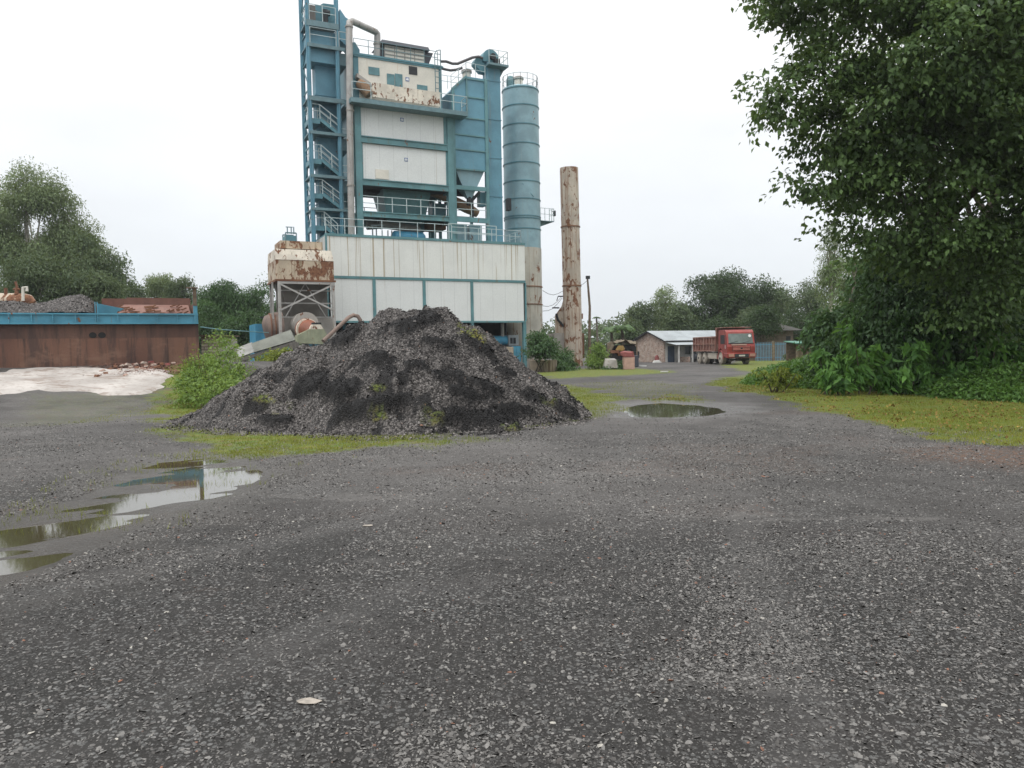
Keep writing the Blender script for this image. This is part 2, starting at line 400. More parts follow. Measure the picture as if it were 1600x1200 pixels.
XS = axis(-16, 16, .085, -900, 900, 1.12); YS = axis(2.0, 26, .075, -60, 1400, 1.06)
TRACKS = [[G(*p) for p in l] for l in ([(-200,1130),(240,960),(620,850),(860,760),(985,690),(1010,640),(1050,600),(1110,580)], [(700,1500),(900,1000),(1010,800),(1080,700),(1100,640),(1120,600),(1140,583)], [(2100,900),(1500,780),(1100,720),(700,720),(300,760),(-100,840)])]
def trackmask(x, y):
    r = 0*x
    for l in TRACKS:
        d = np.full(np.shape(x), 1e9)
        for a_, b_ in zip(l[:-1], l[1:]):
            ex, ey = b_.x-a_.x, b_.y-a_.y; t_ = np.clip(((x-a_.x)*ex+(y-a_.y)*ey)/(ex*ex+ey*ey), 0, 1)
            d = np.minimum(d, np.hypot(x-a_.x-ex*t_, y-a_.y-ey*t_))
        d = d + (fbm(x, y, .5, 15, 3)-.5)*.6
        r = np.maximum(r, sstep(.26, .10, np.abs(d-.95)))
    return r*sstep(.35, .6, fbm(x, y, .6, 16, 4))
gx, gy = np.meshgrid(XS, YS); gx = gx.ravel(); gy = gy.ravel(); gzz = gz(gx, gy)
GRASS = [(gpoly([(240,612),(300,600),(335,640),(300,668),(360,678),(430,676),(520,678),(640,668),(700,680),(650,700),(570,708),(470,716),(400,718),(330,708),(270,676),(245,650)]), 1.0),
         (gpoly([(855,598),(930,606),(975,622),(990,636),(950,655),(830,668),(810,655),(880,640)]), .85),
         (gpoly([(1095,596),(1170,584),(1230,560),(1330,556),(2600,545),(2600,800),(1900,722),(1600,697),(1480,683),(1330,657),(1240,632),(1150,612)]), 1.15),
         (gpoly([(820,584),(880,577),(960,574),(1040,578),(1060,582),(960,588),(860,592)]), 1.0),
         (gpoly([(1120,571),(1180,560),(1230,556),(1300,556),(1300,576),(1190,586)]), 1.0),
         (gpoly([(900,598),(1010,592),(1100,604),(1085,622),(1000,626),(930,616)]), .25),
         (gpoly([(1015,628),(1040,617),(1085,619),(1090,629),(1040,626)]), .85),
         (gpoly([(20,640),(230,632),(250,650),(120,664),(10,668)]), .30),
         (gpoly([(730,684),(775,683),(780,691),(735,692)]), .5),
         (gpoly([(300,720),(345,705),(350,720),(315,735)]), .7)]
def grassmask(x, y):
    nn = (fbm(x, y, .9, 21, 4)-.5)*2.6 + (fbm(x, y, 5, 27, 3)-.5)*1.2
    g = 0
    for p_, s_ in GRASS: g = np.maximum(g, s_*sstep(-.45, .75, psdf(p_, x, y)*1.1 + nn*.75))
    return g
grass = grassmask(gx, gy)
grass = np.maximum(grass, sstep(60, 90, gy)*(fbm(gx, gy, .06, 4)>.45)*sstep(20, 40, np.abs(gx)))
d1 = psdf(PUD1, gx, gy); d2 = psdf(PUD2, gx, gy)
nn = (fbm(gx, gy, 1.5, 31, 3)-.5)
wet = np.maximum(sstep(-1.3, .0, d1+nn*1.6), sstep(-1.6, .1, d2+nn*1.2))
dust = sstep(3.5, 15, gy + (fbm(gx, gy, .22, 41, 4)-.5)*12)*(.55+.45*sstep(.3, .65, fbm(gx, gy, .35, 43, 4)))  # ground colour factor: paler away from the camera, broken up by noise
red = sstep(.66, .78, fbm(gx, gy, .5, 47, 4))*.25
pr = G(1580, 712); red = np.maximum(red, 1.0*sstep(1.6, .1, np.hypot((gx-pr.x)/1.6, gy-pr.y)+nn*1.5))
br = P(250, 590, 27); red = np.maximum(red, sstep(4.0, .5, np.hypot((gx-br.x)/1.3, (gy-27.5)*1.3)+nn*3))
m = NM('ground'); v = m.obj()
f0 = m.vor(v, 38.); f1 = m.vor(v, 85.)
# crushed-stone paving: stones of mixed tone in a dark bituminous matrix
tone = m.n('ShaderNodeSeparateXYZ', {0: f0.outputs['Color']}).outputs[0]
patch = m.rng(m.noise(v, .75, 6, .65), .40, .60)
far_pale = m.attr('dust')
stonef = m.rng(tone, .35, 1.0)
matrix = m.mix(far_pale, (.026, .025, .0235), (.122, .114, .108))
stone = m.mix(far_pale, (.11, .11, .107), (.215, .205, .197))
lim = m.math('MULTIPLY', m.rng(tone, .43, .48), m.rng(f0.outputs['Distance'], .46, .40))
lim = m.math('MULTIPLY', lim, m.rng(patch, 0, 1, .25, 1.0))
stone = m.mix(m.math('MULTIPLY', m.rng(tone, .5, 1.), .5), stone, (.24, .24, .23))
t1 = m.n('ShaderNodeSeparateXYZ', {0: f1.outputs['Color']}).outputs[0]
matrix = m.mix(m.math('MULTIPLY', m.rng(t1, .45, .8), m.rng(f1.outputs['Distance'], .55, .3)), matrix, m.mix(far_pale, (.085, .083, .08), (.135, .13, .125)))
c = m.mix(lim, matrix, stone)
c = m.mix(m.rng(m.noise(v, 60., 3, .7), .25, .45, .7, 0), c, (.02, .019, .018))
c = m.mix(m.rng(m.noise(m.obj((.25,1,1)), .9, 5, .65), .35, .7, 0, .40), c, (.055, .050, .047))
c = m.mix(m.rng(m.noise(m.obj((1, .8, 1)), .28, 6, .7), .48, .66, 0, .55), c, (.030, .029, .028))
c = m.mix(m.rng(m.noise(m.obj((.6, 1.6, 1)), .5, 6, .7), .56, .68, 0, .45), c, (.19, .18, .17))
c = m.mix(m.math('MULTIPLY', m.attr('red'), m.rng(m.noise(v, 14, 4), .40, .62)), c, (.15, .085, .055))
gcol = m.mix(m.rng(m.noise(v, 2.2, 5, .6), .35, .62), (.19, .20, .034), (.12, .18, .035))
gcol = m.mix(m.rng(m.noise(v, 3., 5, .75), .50, .62, 0, .8), gcol, (.17, .115, .04))
gcol = m.mix(m.rng(m.noise(v, 45., 3, .7), .4, .7, 0, .5), gcol, (.05, .075, .015))
gf = m.math('MULTIPLY', m.attr('grass'), m.rng(m.math('ADD', m.noise(v, 11, 5, .7), m.math('MULTIPLY', m.attr('grass'), .35)), .45, .75))
c = m.mix(gf, c, gcol)
c = m.mix(m.rng(m.noise(v, 240., 2, .6), .40, .60, .45, 0), c, (.012, .012, .011))
c = m.mix(m.math('MULTIPLY', m.attr('track'), .17), c, (.135, .13, .125))
wf = m.attr('wet'); c = m.mix(m.math('MULTIPLY', wf, .72), c, (.045, .038, .030))
rg = m.mix(wf, (.78,)*3, (.27,)*3)
m.bump(m.math('ADD', m.math('MULTIPLY', f0.outputs['Distance'], -1.0), m.math('MULTIPLY', m.noise(v, 130, 3), .5)), .55, .012)
m.b.inputs['Specular IOR Level'].default_value = .13
M['ground'] = m.set(c, rg)
nx, ny = len(XS), len(YS); idx = np.arange(nx*ny).reshape(ny, nx)
fc = np.stack([idx[:-1,:-1], idx[:-1,1:], idx[1:,1:], idx[1:,:-1]], -1).reshape(-1, 4)
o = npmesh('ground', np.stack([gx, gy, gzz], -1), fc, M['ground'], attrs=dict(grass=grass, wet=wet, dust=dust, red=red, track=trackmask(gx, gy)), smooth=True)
put(o, 'grey crushed stone yard with moss and wet patches', kind='structure')
def gz1(x, y): return float(gz(np.array([x]), np.array([y]))[0])

# puddle water: flat sheets that the hollows in the ground cut to shape
m = NM('puddle_water'); v = m.obj()
m.set((.050, .042, .022), .04); m.b.inputs['Specular IOR Level'].default_value = .9; m.b.inputs['IOR'].default_value = 1.36
m.b.inputs['Coat Weight'].default_value = .2; m.b.inputs['Coat Roughness'].default_value = .02
m.bump(m.noise(m.obj((1, 1, 1)), 5, 3), .02, .01); M['water'] = m.m
for poly, lab in ((PUD1, 'long shallow rain puddle in the left foreground'), (PUD2, 'small oval puddle beside the foot of the gravel pile')):
    c0 = sum((Vector(p) for p in poly), Vector())/len(poly)
    zz = min(gz1(c0.x, c0.y), gz1(*(G(280, 760).xy))) if poly is PUD1 else gz1(c0.x, c0.y)
    lv = (-.031 if poly is PUD1 else -.036)
    pts = [c0 + (Vector(p)-c0)*1.05 + (Vector(p)-c0).normalized()*1.2 for p in poly]
    vs_ = [(p.x, p.y, lv) for p in pts]
    me = bpy.data.meshes.new('puddle'); me.from_pydata(vs_, [], [tuple(range(len(vs_)))]); o = bpy.data.objects.new('puddle', me); COL.objects.link(o)
    me.materials.append(M['water']); put(o, lab, kind='structure')

# pale slab of hardened lime slurry on the slope below the bin wall
SLAB = [(-60,628),(0,616),(60,610),(110,612),(160,617),(222,617),(252,606),(268,588),(262,580),(230,577),(150,575),(60,578),(-60,586)]
def slope_hit(px, py):
    for Y in np.arange(12, 40, .05):
        p = P(px, py, Y)
        if p.z <= gz1(p.x, p.y): return p
    return P(px, py, 30)
sp = [slope_hit(*p) for p in SLAB]
xs = np.arange(-26, -8, .12); ys = np.arange(20, 33, .12); sx, sy = np.meshgrid(xs, ys); 
dS = psdf(sp, sx, sy) + (fbm(sx, sy, 1.1, 51, 3)-.5)*.9
sz = gz(sx, sy) + np.where(dS > 0, .035, -.05)*1.0 + (fbm(sx, sy, .9, 55, 3)-.5)*.10
sz = gz(sx, sy) + sstep(-.12, .12, dS)*.11 - .05 + sstep(-.1,.3,dS)*(fbm(sx, sy, .9, 55, 3)-.5)*.07
n_x, n_y = len(xs), len(ys); idx = np.arange(n_x*n_y).reshape(n_y, n_x)
fc = np.stack([idx[:-1,:-1], idx[:-1,1:], idx[1:,1:], idx[1:,:-1]], -1).reshape(-1, 4)
keep = (dS.ravel()[fc] > -.3).any(1)
m = NM('pale_slurry'); v = m.obj()
c = m.mix(m.rng(m.noise(v, .8, 5), .35, .65), (.31, .285, .26), (.44, .41, .38))
c = m.mix(m.rng(m.noise(m.obj((1, 2.2, 1)), .7, 7, .75), .50, .60, 0, .75), c, (.19, .145, .115))
c = m.mix(m.rng(m.noise(v, 8, 5, .7), .5, .75, 0, .6), c, (.15, .11, .085)); m.bump(m.noise(v, 5, 5), .5, .03)
M['slab'] = m.set(c, .85)
o = npmesh('pale_slab', np.stack([sx.ravel(), sy.ravel(), sz.ravel()], -1), fc[keep], M['slab'], smooth=True)
put(o, 'pale sloping slab of dried slurry below the rusty wall', kind='structure')

# ------------------------------------------------------------------ loose stones in the foreground (nobody could count them)
rng = np.random.default_rng(5)
STONE_V = np.array([(1,0,0),(.45,.8,.1),(-.6,.75,0),(-1,-.1,.05),(-.4,-.85,0),(.6,-.7,.05),(.25,.15,.75),(-.35,-.1,.65),(0,0,-.5)])
STONE_F = np.array([(0,1,6),(1,2,6),(2,7,6),(2,3,7),(3,4,7),(4,5,7),(5,6,7),(5,0,6)])
def stones(x, y, z, s, name, mat, flat=.5, tint=None, tilt=.35):
    n = len(x); a = rng.uniform(0, 2*pi, n); sv = STONE_V[None]*rng.uniform(.6, 1.15, (n, len(STONE_V), 1))
    sv = sv*np.stack([s*rng.uniform(.8, 1.3, n), s*rng.uniform(.55, 1., n), s*flat*rng.uniform(.6, 1.2, n)], -1)[:, None]
    t1 = rng.normal(0, tilt, n)[:, None]; t2 = rng.normal(0, tilt, n)[:, None]
    X, Y_, Z = sv[..., 0], sv[..., 1], sv[..., 2]
    Y_, Z = Y_*np.cos(t1)-Z*np.sin(t1), Y_*np.sin(t1)+Z*np.cos(t1); X, Z = X*np.cos(t2)-Z*np.sin(t2), X*np.sin(t2)+Z*np.cos(t2)
    ca, sa = np.cos(a)[:, None], np.sin(a)[:, None]; X, Y_ = X*ca-Y_*sa, X*sa+Y_*ca
    vv = np.stack([X+x[:, None], Y_+y[:, None], Z+z[:, None]], -1).reshape(-1, 3)
    ff = (STONE_F[None]+np.arange(n)[:, None, None]*len(STONE_V)).reshape(-1, 3)
    t = rng.uniform(0, 1, n) if tint is None else tint
    return npmesh(name, vv, ff, mat, attrs=dict(tint=np.repeat(t, len(STONE_V))))
m = NM('loose_stone'); c = m.mix(m.rng(m.attr('tint'), .0, 1., 0, 1), (.055, .051, .047), (.195, .187, .175))
c = m.mix(m.rng(m.attr('tint'), .985, .99), c, (.36, .34, .30)); c = m.mix(m.rng(m.attr('tint'), .012, .006), c, (.22, .10, .06))
c = m.mix(m.rng(m.noise(m.obj(), 90, 3), .35, .7, 0, .45), c, (.05, .048, .045)); M['stone'] = m.set(c, .75)
n = 520000
Y_ = 2.7 + 11.5*rng.uniform(0, 1, n)**1.25; X_ = rng.uniform(-.72, .72, n)*(Y_+.6)
dens = sstep(.42, .62, fbm(X_, Y_, .7, 61, 4))*.75*sstep(.3, .55, fbm(X_, Y_, 3.0, 63, 3)) + .22
cx = G(1400, 900); dens += .35*sstep(3.2, .3, np.hypot((X_-cx.x)/1.3, Y_-cx.y))
k = (rng.uniform(0, 1, n) < dens*.75) & (psdf(PUD1, X_, Y_) < -.25)
X_, Y_ = X_[k], Y_[k]; s = np.clip(rng.lognormal(math.log(.0060), .45, len(X_)), .0028, .017)*(1+.02*Y_)
o = stones(X_, Y_, gz(X_, Y_)+s*.12, s, 'gravel', M['stone'], .5)
put(o, 'loose grey stone chips strewn over the yard surface', kind='stuff')

n = 90000
Y_ = rng.uniform(9, 19, n); X_ = rng.uniform(-.72, .72, n)*Y_
k = (rng.uniform(0, 1, n) < .25+.7*sstep(.42, .6, fbm(X_, Y_, .5, 65, 4))) & (psdf(PUD1, X_, Y_) < -.2) & (psdf(PUD2, X_, Y_) < -.2) & (grassmask(X_, Y_) < .4)
X_, Y_ = X_[k], Y_[k]; s = np.clip(rng.lognormal(math.log(.011), .35, len(X_)), .006, .028)
put(stones(X_, Y_, gz(X_, Y_)+s*.1, s, 'gravel', M['stone'], .5), 'loose stone chips over the middle of the yard', kind='stuff')

# ------------------------------------------------------------------ the big pile of milled asphalt and stone
PY0 = 18.2
sil = [(255,664),(280,655),(300,645),(330,628),(380,597),(420,568),(440,556),(470,545),(500,536),(520,530),(540,512),(570,500),(600,490),(625,484),(650,480),(672,482),(690,481),(705,487),(722,500),(745,516),(770,530),(800,556),(830,575),(860,596),(885,612),(905,630),(925,642)]
sp3 = [P(a, b, PY0) for a, b in sil]; SXp = np.array([p.x for p in sp3]); SZp = np.maximum(np.array([p.z for p in sp3]), 0)
SZp[0] = 0; SZp[-1] = 0
def pile_h(x, y):
    H = np.interp(x, SXp, SZp, left=0, right=0)
    cxm = np.interp(x, [SXp[0], SXp[-1]], [0, 0])
    Wf = (3.45*np.clip(H/2.6, 0, 1)**.66 + .2)*(1-.14*sstep(-2, -5, x)); Wb = 4.3*np.clip(H/2.6, 0, 1)**.7 + .3
    t = np.where(y < PY0, (PY0-y)/Wf, (y-PY0)/Wb)
    t = t + (fbm(x, y, .7, 71, 3)-.5)*.28*sstep(0.05, .4, t)
    prof = np.clip(1-t, 0, None)**.92
    h = H*prof*(1+ .0*x)
    # gullies, humps and lumps of stuck material
    a = sstep(0, .5, h)
    h = h + a*((fbm(x, y, .9, 73, 3)-.5)*.62*sstep(.03, .5, t) + (fbm(x, y, 2.6, 75, 3)-.5)*.36 + (fbm(x, y, 8, 77, 3)-.5)*.15)
    rg_ = np.abs(fbm(x, y, 1.9, 79, 3)-.5)*2; h = h + a*(.12 - rg_*.42)*sstep(.1, .5, t)
    return h
px_, py_ = np.meshgrid(np.arange(-9.2, 3.4, .033), np.arange(12.0, 23.5, .036))
shp = px_.shape; px_ = px_.ravel(); py_ = py_.ravel(); ph = pile_h(px_, py_); base = gz(px_, py_)
# black tarry lumps: humps with a hollow above them, at their places on the slope
qx, qy = proj(px_, py_, ph+base)
LUMPS = [(484,604,38,19,-.45),(531,608,33,17,-.2),(600,632,52,19,-.15),(560,650,30,12,0),(655,505,52,16,-.25),(745,545,42,15,.5),(706,590,30,14,0),(765,655,62,20,0),(832,622,24,13,.4),(700,655,30,14,0),(540,526,38,12,-.5),(880,640,26,9,.5),(812,648,26,10,0),(735,620,34,14,.3),(645,575,22,10,0),(760,608,26,12,.4),(430,660,26,8,0),(590,560,18,8,0),(690,540,30,9,.2),(790,585,22,10,.5)]
dark = np.zeros_like(ph); nz = (fbm(px_, py_, 3.0, 81, 5)-.5)*3.4
for (ax, ay, rx, ry, an) in LUMPS:
    dx = qx-ax; dy = qy-ay; u_ = (dx*cos(an)+dy*sin(an))/rx; v_ = (-dx*sin(an)+dy*cos(an))/ry
    r_ = np.sqrt(u_*u_+v_*v_)+nz*.5
    dark = np.maximum(dark, sstep(1.05, .75, r_)*(py_ < PY0+1)*1.0); ph = ph + .17*sstep(1.1, .5, r_)*sstep(-1.1, .2, v_)*(py_ < PY0+1) - .05*sstep(1.0, .3, r_)*sstep(0, -1, v_)
dark = np.maximum(dark, sstep(.60, .65, fbm(px_, py_, 2.3, 83, 5))*.9)
moss = sstep(.66, .74, fbm(px_, py_, 1.2, 85, 4))*sstep(.8, .2, ph)*.6
for (ax, ay, rx, ry) in ((418,622,20,8),(590,605,16,6),(720,512,8,16),(750,530,10,12),(870,630,10,8),(590,652,18,5),(738,522,14,10)):
    moss = np.maximum(moss, sstep(1.1, .5, np.hypot((qx-ax)/rx, (qy-ay)/ry)+nz*.3))
n_y, n_x = shp; idx = np.arange(n_x*n_y).reshape(n_y, n_x)
fc = np.stack([idx[:-1,:-1], idx[:-1,1:], idx[1:,1:], idx[1:,:-1]], -1).reshape(-1, 4)
tot = np.where(ph > .02, ph, -.06)+base
fc = fc[(ph[fc] > .02).any(1)]
m = NM('pile_stone'); v = m.obj(); vr = m.vor(v, 26.); t = m.n('ShaderNodeSeparateXYZ', {0: vr.outputs['Color']}).outputs[0]
c = m.mix(m.rng(t, .2, 1.), (.045, .041, .038), (.18, .165, .155)); c = m.mix(m.rng(m.noise(v, 1.3, 4), .35, .65, 0, .5), c, (.055, .050, .048))
c = m.mix(m.rng(vr.outputs['Distance'], .45, .75), c, (.015, .013, .012))
c = m.mix(m.attr('dark'), c, (.006, .0055, .0055)); mossc = m.mix(m.rng(m.noise(v, 5, 4), .4, .6), (.10, .13, .02), (.15, .14, .03))
c = m.mix(m.math('MULTIPLY', m.attr('moss'), m.rng(m.noise(v, 14, 4), .38, .58)), c, mossc)
m.bump(m.math('MULTIPLY', vr.outputs['Distance'], -1.), .8, .03); M['pile'] = m.set(c, .85)
pile = thing('gravel_pile', 'big heap of crushed stone and black tarry lumps in the middle of the yard', 'gravel pile', (-3.2, 18.0, 0))
used = np.unique(fc); remap = np.zeros(len(ph), np.int64); remap[used] = np.arange(len(used))
npmesh('heap', np.stack([px_, py_, tot], -1)[used], remap[fc], M['pile'], pile, attrs=dict(dark=dark[used], moss=moss[used]), smooth=True)
hg = tot.reshape(shp); dg = dark.reshape(shp)
def pile_at(x, y, arr):
    i = np.clip(((y-12.0)/.036).astype(int), 0, shp[0]-1); j = np.clip(((x+9.2)/.033).astype(int), 0, shp[1]-1); return arr[i, j]
X_ = rng.uniform(-8.8, 3.2, 230000); Y_ = rng.uniform(12.4, 20, 230000)
h_ = pile_at(X_, Y_, ph.reshape(shp)); dd = pile_at(X_, Y_, dg)
k = (h_ > -.02) & (rng.uniform(0, 1, len(X_)) < np.where(dd > .4, .6, 1.))
k &= (h_ > .03) | (rng.uniform(0, 1, len(X_)) < .25*sstep(.0, 1., 20-Y_))
k &= ~((h_ <= .03) & (pile_at(X_, np.minimum(Y_+.9, 19.9), ph.reshape(shp)) < .05))
X_, Y_ = X_[k], Y_[k]; s = np.clip(rng.lognormal(math.log(.017), .38, len(X_)), .008, .055)
zz = np.maximum(pile_at(X_, Y_, hg), gz(X_, Y_))
m = NM('pile_chip'); c = m.mix(m.attr('tint'), (.045, .041, .038), (.26, .24, .225)); c = m.mix(m.rng(m.attr('tint'), .985, .99), c, (.30, .16, .10))
c = m.mix(m.rng(m.noise(m.obj(), 1.0, 4), .35, .62, .0, .5), c, (.05, .045, .043)); c = m.mix(m.rng(m.attr('tint'), -.2, -.4), c, (.007, .0065, .0065)); M['chip'] = m.set(c, .8)
o = stones(X_, Y_, zz+s*.2, s, 'stone_chips', M['chip'], .75, tilt=.7, tint=np.where(pile_at(X_, Y_, dg)+rng.normal(0, .32, len(X_)) > .5, -1., rng.uniform(0, 1, len(X_)))); o.data.transform(Matrix.Translation((3.2, -18, 0))); o.parent = pile; o['kind'] = 'stuff'

# ------------------------------------------------------------------ short grass and moss tufts
def blades(x, y, z, h, name, lab, w_=.006, spread=.5):
    n = len(x); a = rng.uniform(0, 2*pi, n); lean = rng.uniform(0, spread, n)*h; b = rng.uniform(0, 2*pi, n)
    wx, wy = np.cos(a)*w_*(.6+h*8), np.sin(a)*w_*(.6+h*8)
    p0 = np.stack([x-wx, y-wy, z-.01], -1); p1 = np.stack([x+wx, y+wy, z-.01], -1); p2 = np.stack([x+np.cos(b)*lean, y+np.sin(b)*lean, z+h], -1)
    vv = np.stack([p0, p1, p2], 1).reshape(-1, 3); ff = np.arange(3*n).reshape(-1, 3)
    t = np.clip(fbm(x, y, .8, 91, 3)*1.0 + rng.normal(0, .22, n), 0, 1)
    o = npmesh(name, vv, ff, M['grassblade'], attrs=dict(tint=np.repeat(t, 3))); return put(o, lab, kind='stuff')
X_ = rng.uniform(-11, 24, 900000); Y_ = 11.5+rng.uniform(0, 1, 900000)**1.3*26
g = grassmask(X_, Y_); k = (rng.uniform(0, 1, len(X_)) < np.clip(g, 0, 1)**1.5*.95*np.clip(fbm(X_, Y_, 4, 95, 3)*2.4-.5, 0, 1)) & (pile_at(X_, Y_, ph.reshape(shp))*(X_ < 3.3) < .15)
X_, Y_ = X_[k], Y_[k]; hh = rng.uniform(.015, .045, len(X_))*(1+.8*(rng.uniform(0, 1, len(X_)) > .93))*(.6+fbm(X_, Y_, 1.3, 97, 3))
blades(X_, Y_, gz(X_, Y_), hh, 'grass', 'short mossy yellow green grass along the edges of the yard', .007)
# sparse grass standing in and around the near puddle
X_ = rng.uniform(-6, -3, 4200); Y_ = rng.uniform(7, 12.5, 4200); d = psdf(PUD1, X_, Y_)
k = (np.abs(d) < .9) & (fbm(X_, Y_, 3.2, 99, 2) > .60); X_, Y_ = X_[k], Y_[k]
blades(X_, Y_, gz(X_, Y_), rng.uniform(.025, .085, len(X_)), 'puddle_grass', 'thin grass blades standing in the left puddle', .003, .7)

# ================================================================== the mixing plant
def fu(x, y, v): return F(x, y, v)[0]
def fz(x, y, v): return F(x, y, v)[1]
def pb(mb, x0, y0, x1, y1, v0, v1):
    xm, ym = (x0+x1)/2, (y0+y1)/2
    return mb.box((fu(x0, ym, v0), v0, fz(xm, y0, v0)), (fu(x1, ym, v0), v1, fz(xm, y1, v0)))
def fp(x, y, v): u, z = F(x, y, v); return (u, v, z)
def PM(): return MB(LW)
def pthing(name, label, cat, u, v, z=0.0, group=None): return thing(name, label, cat, LW(u, v, z), TH, group)

# ---- clad lower building
UL = fu(509, 400, 0); ZT = fz(660, 372.5, 0); ZM = fz(670, 436.5, 0); ZB = fz(670, 502, 0); DEP = 9.0
bl = pthing('clad_building', 'long white clad base building with green frame lines behind the gravel heap', 'industrial building', UL, 0)
PM().box((UL+.12, .0, ZM+.10), (-.02, .06, ZT-.14)).build('upper_cladding', M['white'], bl)
bx = [fu(524, 465, 0), fu(585, 465, 0), fu(663, 465, 0), fu(737.5, 465, 0), -.06]; bx[0] = UL+.12
for i in range(4): PM().box((bx[i]+.12, .01, ZB+.03), (bx[i+1]-.12, .07, ZM-.10)).build('wall_panel', M['white2'], bl)
fr = PM(); fr.box((UL, -.04, ZM-.09), (0.0, .10, ZM+.09)); fr.box((UL, -.03, ZB-.10), (0.0, .12, ZB+.03)); fr.box((UL, -.05, ZT-.14), (.02, .15, ZT+.04))
for x in bx[1:4]: fr.box((x-.11, -.035, ZB+.03), (x+.11, .11, ZM-.09))
fr.box((-.06, -.035, ZB+.03), (.06, .11, ZM-.09)); fr.box((UL, -.035, 0), (UL+.11, .11, ZT-.14)); fr.build('frame', M['teal2'], bl)
for x in (bx[3], -.1, bx[2], bx[1]): PM().box((x-.13, .02, 0), (x+.13, .28, ZB-.10)).build('post', M['teal2'], bl)
PM().box((UL+.02, .12, ZT-.12), (0.0, DEP, ZT-.02)).build('roof_deck', M['teal2'], bl)
each('side_cladding', M['white'], bl, ((UL, .12, ZB), (UL+.06, DEP, ZT-.13)), ((-.06, .13, ZB), (0, DEP, ZT-.13)))
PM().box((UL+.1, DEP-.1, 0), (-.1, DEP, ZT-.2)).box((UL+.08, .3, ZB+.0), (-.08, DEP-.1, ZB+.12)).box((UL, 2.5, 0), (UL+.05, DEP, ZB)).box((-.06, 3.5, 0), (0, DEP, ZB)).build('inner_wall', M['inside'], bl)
# roof railing along the front edge, higher and doubled at its right half
rl = PM().rail([(UL+.1, .25, ZT), (fu(706, 360, .2), .25, ZT)], 1.15, 1.3); rl.rail([(fu(706, 360, .2), .25, ZT), (-1.6, .25, ZT), (-.2, .25, ZT), (-.2, 3.2, ZT)], 1.0, 1.1, .024)
rl.rail([(fu(702, 360, .8), .9, ZT), (-2.0, .9, ZT)], 1.35, 1.5, .035)
rl.build('railing', M['rail_w'], bl)
# ---- equipment seen in the open ground floor
t = pthing('compressor_tank', 'blue tank with a white louvred motor box inside the open right bay', 'tank', fu(790, 545, 1.2), 1.6, 0)
u0, z0 = F(775, 532, 1.2); u1 = fu(796, 532, 1.2); u2 = fu(811, 532, 1.2)
PM().tube([(u0-.1, 1.7, z0), (u0, 1.7, z0), (u1, 1.7, z0)], [.12, .38, .38], 16).build('tank', M['bluepanel'], t, 40)
PM().box((u1-.05, 1.25, z0-.42), (u2, 2.1, z0+.42)).build('motor_box', M['tin'], t)
PM().box((u1+.1, 1.23, z0-.26), (u1+.3, 1.26, z0+.2)).box((u1+.36, 1.23, z0-.26), (u1+.58, 1.26, z0+.2)).build('louvre', M['dark'], t)
PM().box((u0, 1.3, z0-.5), (u2, 2.0, z0-.42)).box((u0+.1, 1.4, 0), (u0+.25, 1.9, z0-.5)).box((u2-.3, 1.4, 0), (u2-.15, 1.9, z0-.5)).build('stand', M['dark'], t)
PM().tube([(u1-.4, 1.6, z0+.3), (u1-.4, 1.6, ZB-.1)], .13, 10).build('riser_pipe', M['pipe'], t, 40)
t = pthing('metal_cabinet', 'small bright blue metal cabinet under the open right bay', 'cabinet', fu(805, 555, .4), .6)
c_ = PM(); ua, ub_ = fu(800, 555, .3), fu(814, 555, .3); zc = fz(808, 541, .3)
c_.box((ua, .3, 0), (ub_, .9, zc)).build('body', M['bluepanel'], t); PM().box((ua+.05, .27, .1), ((ua+ub_)/2-.02, .3, zc-.06)).box(((ua+ub_)/2+.02, .27, .1), (ub_-.05, .3, zc-.06)).build('door', M['girder'], t)
t = pthing('concrete_block', 'brown stained concrete block behind the right slope of the heap', 'concrete block', fu(785, 555, -.8), -.8)
pb(PM(), 778, 542, 803, 580, -.8, .1).build('block', M['concrete'], t, bevel=.03)
pm = PM(); random.seed(4)
for k in range(9):
    a = random.uniform(UL+1, bx[3]-1); 
    pm.tube([(a, 2+random.random()*3, 0), (a, 2+random.random()*3, ZB)], .07, 6)
pm.box((UL+1.0, 3, 1.2), (UL+5, 5, 2.2)); pm.build('machinery', M['dark'], bl)

# ---- mixing tower
VT = 1.0
mt = pthing('mixing_tower', 'tall green steel mixing tower with white panels standing on the clad building', 'mixing tower', fu(640, 360, VT), VT+3, ZT)
ul0, ul1 = fu(557, 300, VT), fu(567, 300, VT); ur0, ur1 = fu(701, 300, VT), fu(710, 300, VT); D2 = VT+4.6
ztop = fz(630, 166, VT)
for (a, b) in ((ul0, ul1), (ur0, ur1)):
    for v in (VT, D2-.5):
        PM().box((a, v, ZT), (b, v+.12, ztop)).box((a+.14, v+.12, ZT), (b-.14, v+.38, ztop)).box((a, v+.38, ZT), (b, v+.5, ztop)).build('column', M['teal2'], mt)
def beam(mb, y0, y1, x=630, v=VT+.03, a=None, b=None):
    z1, z0 = fz(x, y0, v), fz(x, y1, v); a = ul1 if a is None else a; b = ur0 if b is None else b
    mb.box((a, v, z0), (b, v+.10, z1)).box((a, v-.07, z1-.07), (b, v+.2, z1)).box((a, v-.07, z0), (b, v+.2, z0+.07)); return z0, z1
BM = []
for (y0, y1) in ((218.5, 229), (284, 294), (333.5, 342)):
    b_ = PM(); BM.append(beam(b_, y0, y1)); z0, z1 = BM[-1]
    for v in (D2-.4,): b_.box((ul1, v, z0), (ur0, v+.2, z1))
    for a in (ul0+.1, ur1-.3): b_.box((a, VT+.5, z0), (a+.2, D2-.5, z1))
    b_.build('beam', M['teal2'], mt)
wp = PM().box((ul1+.0, VT+.14, BM[0][1]), (ur0-.25, VT+.22, ztop)).build('white_panel', M['white2'], mt)
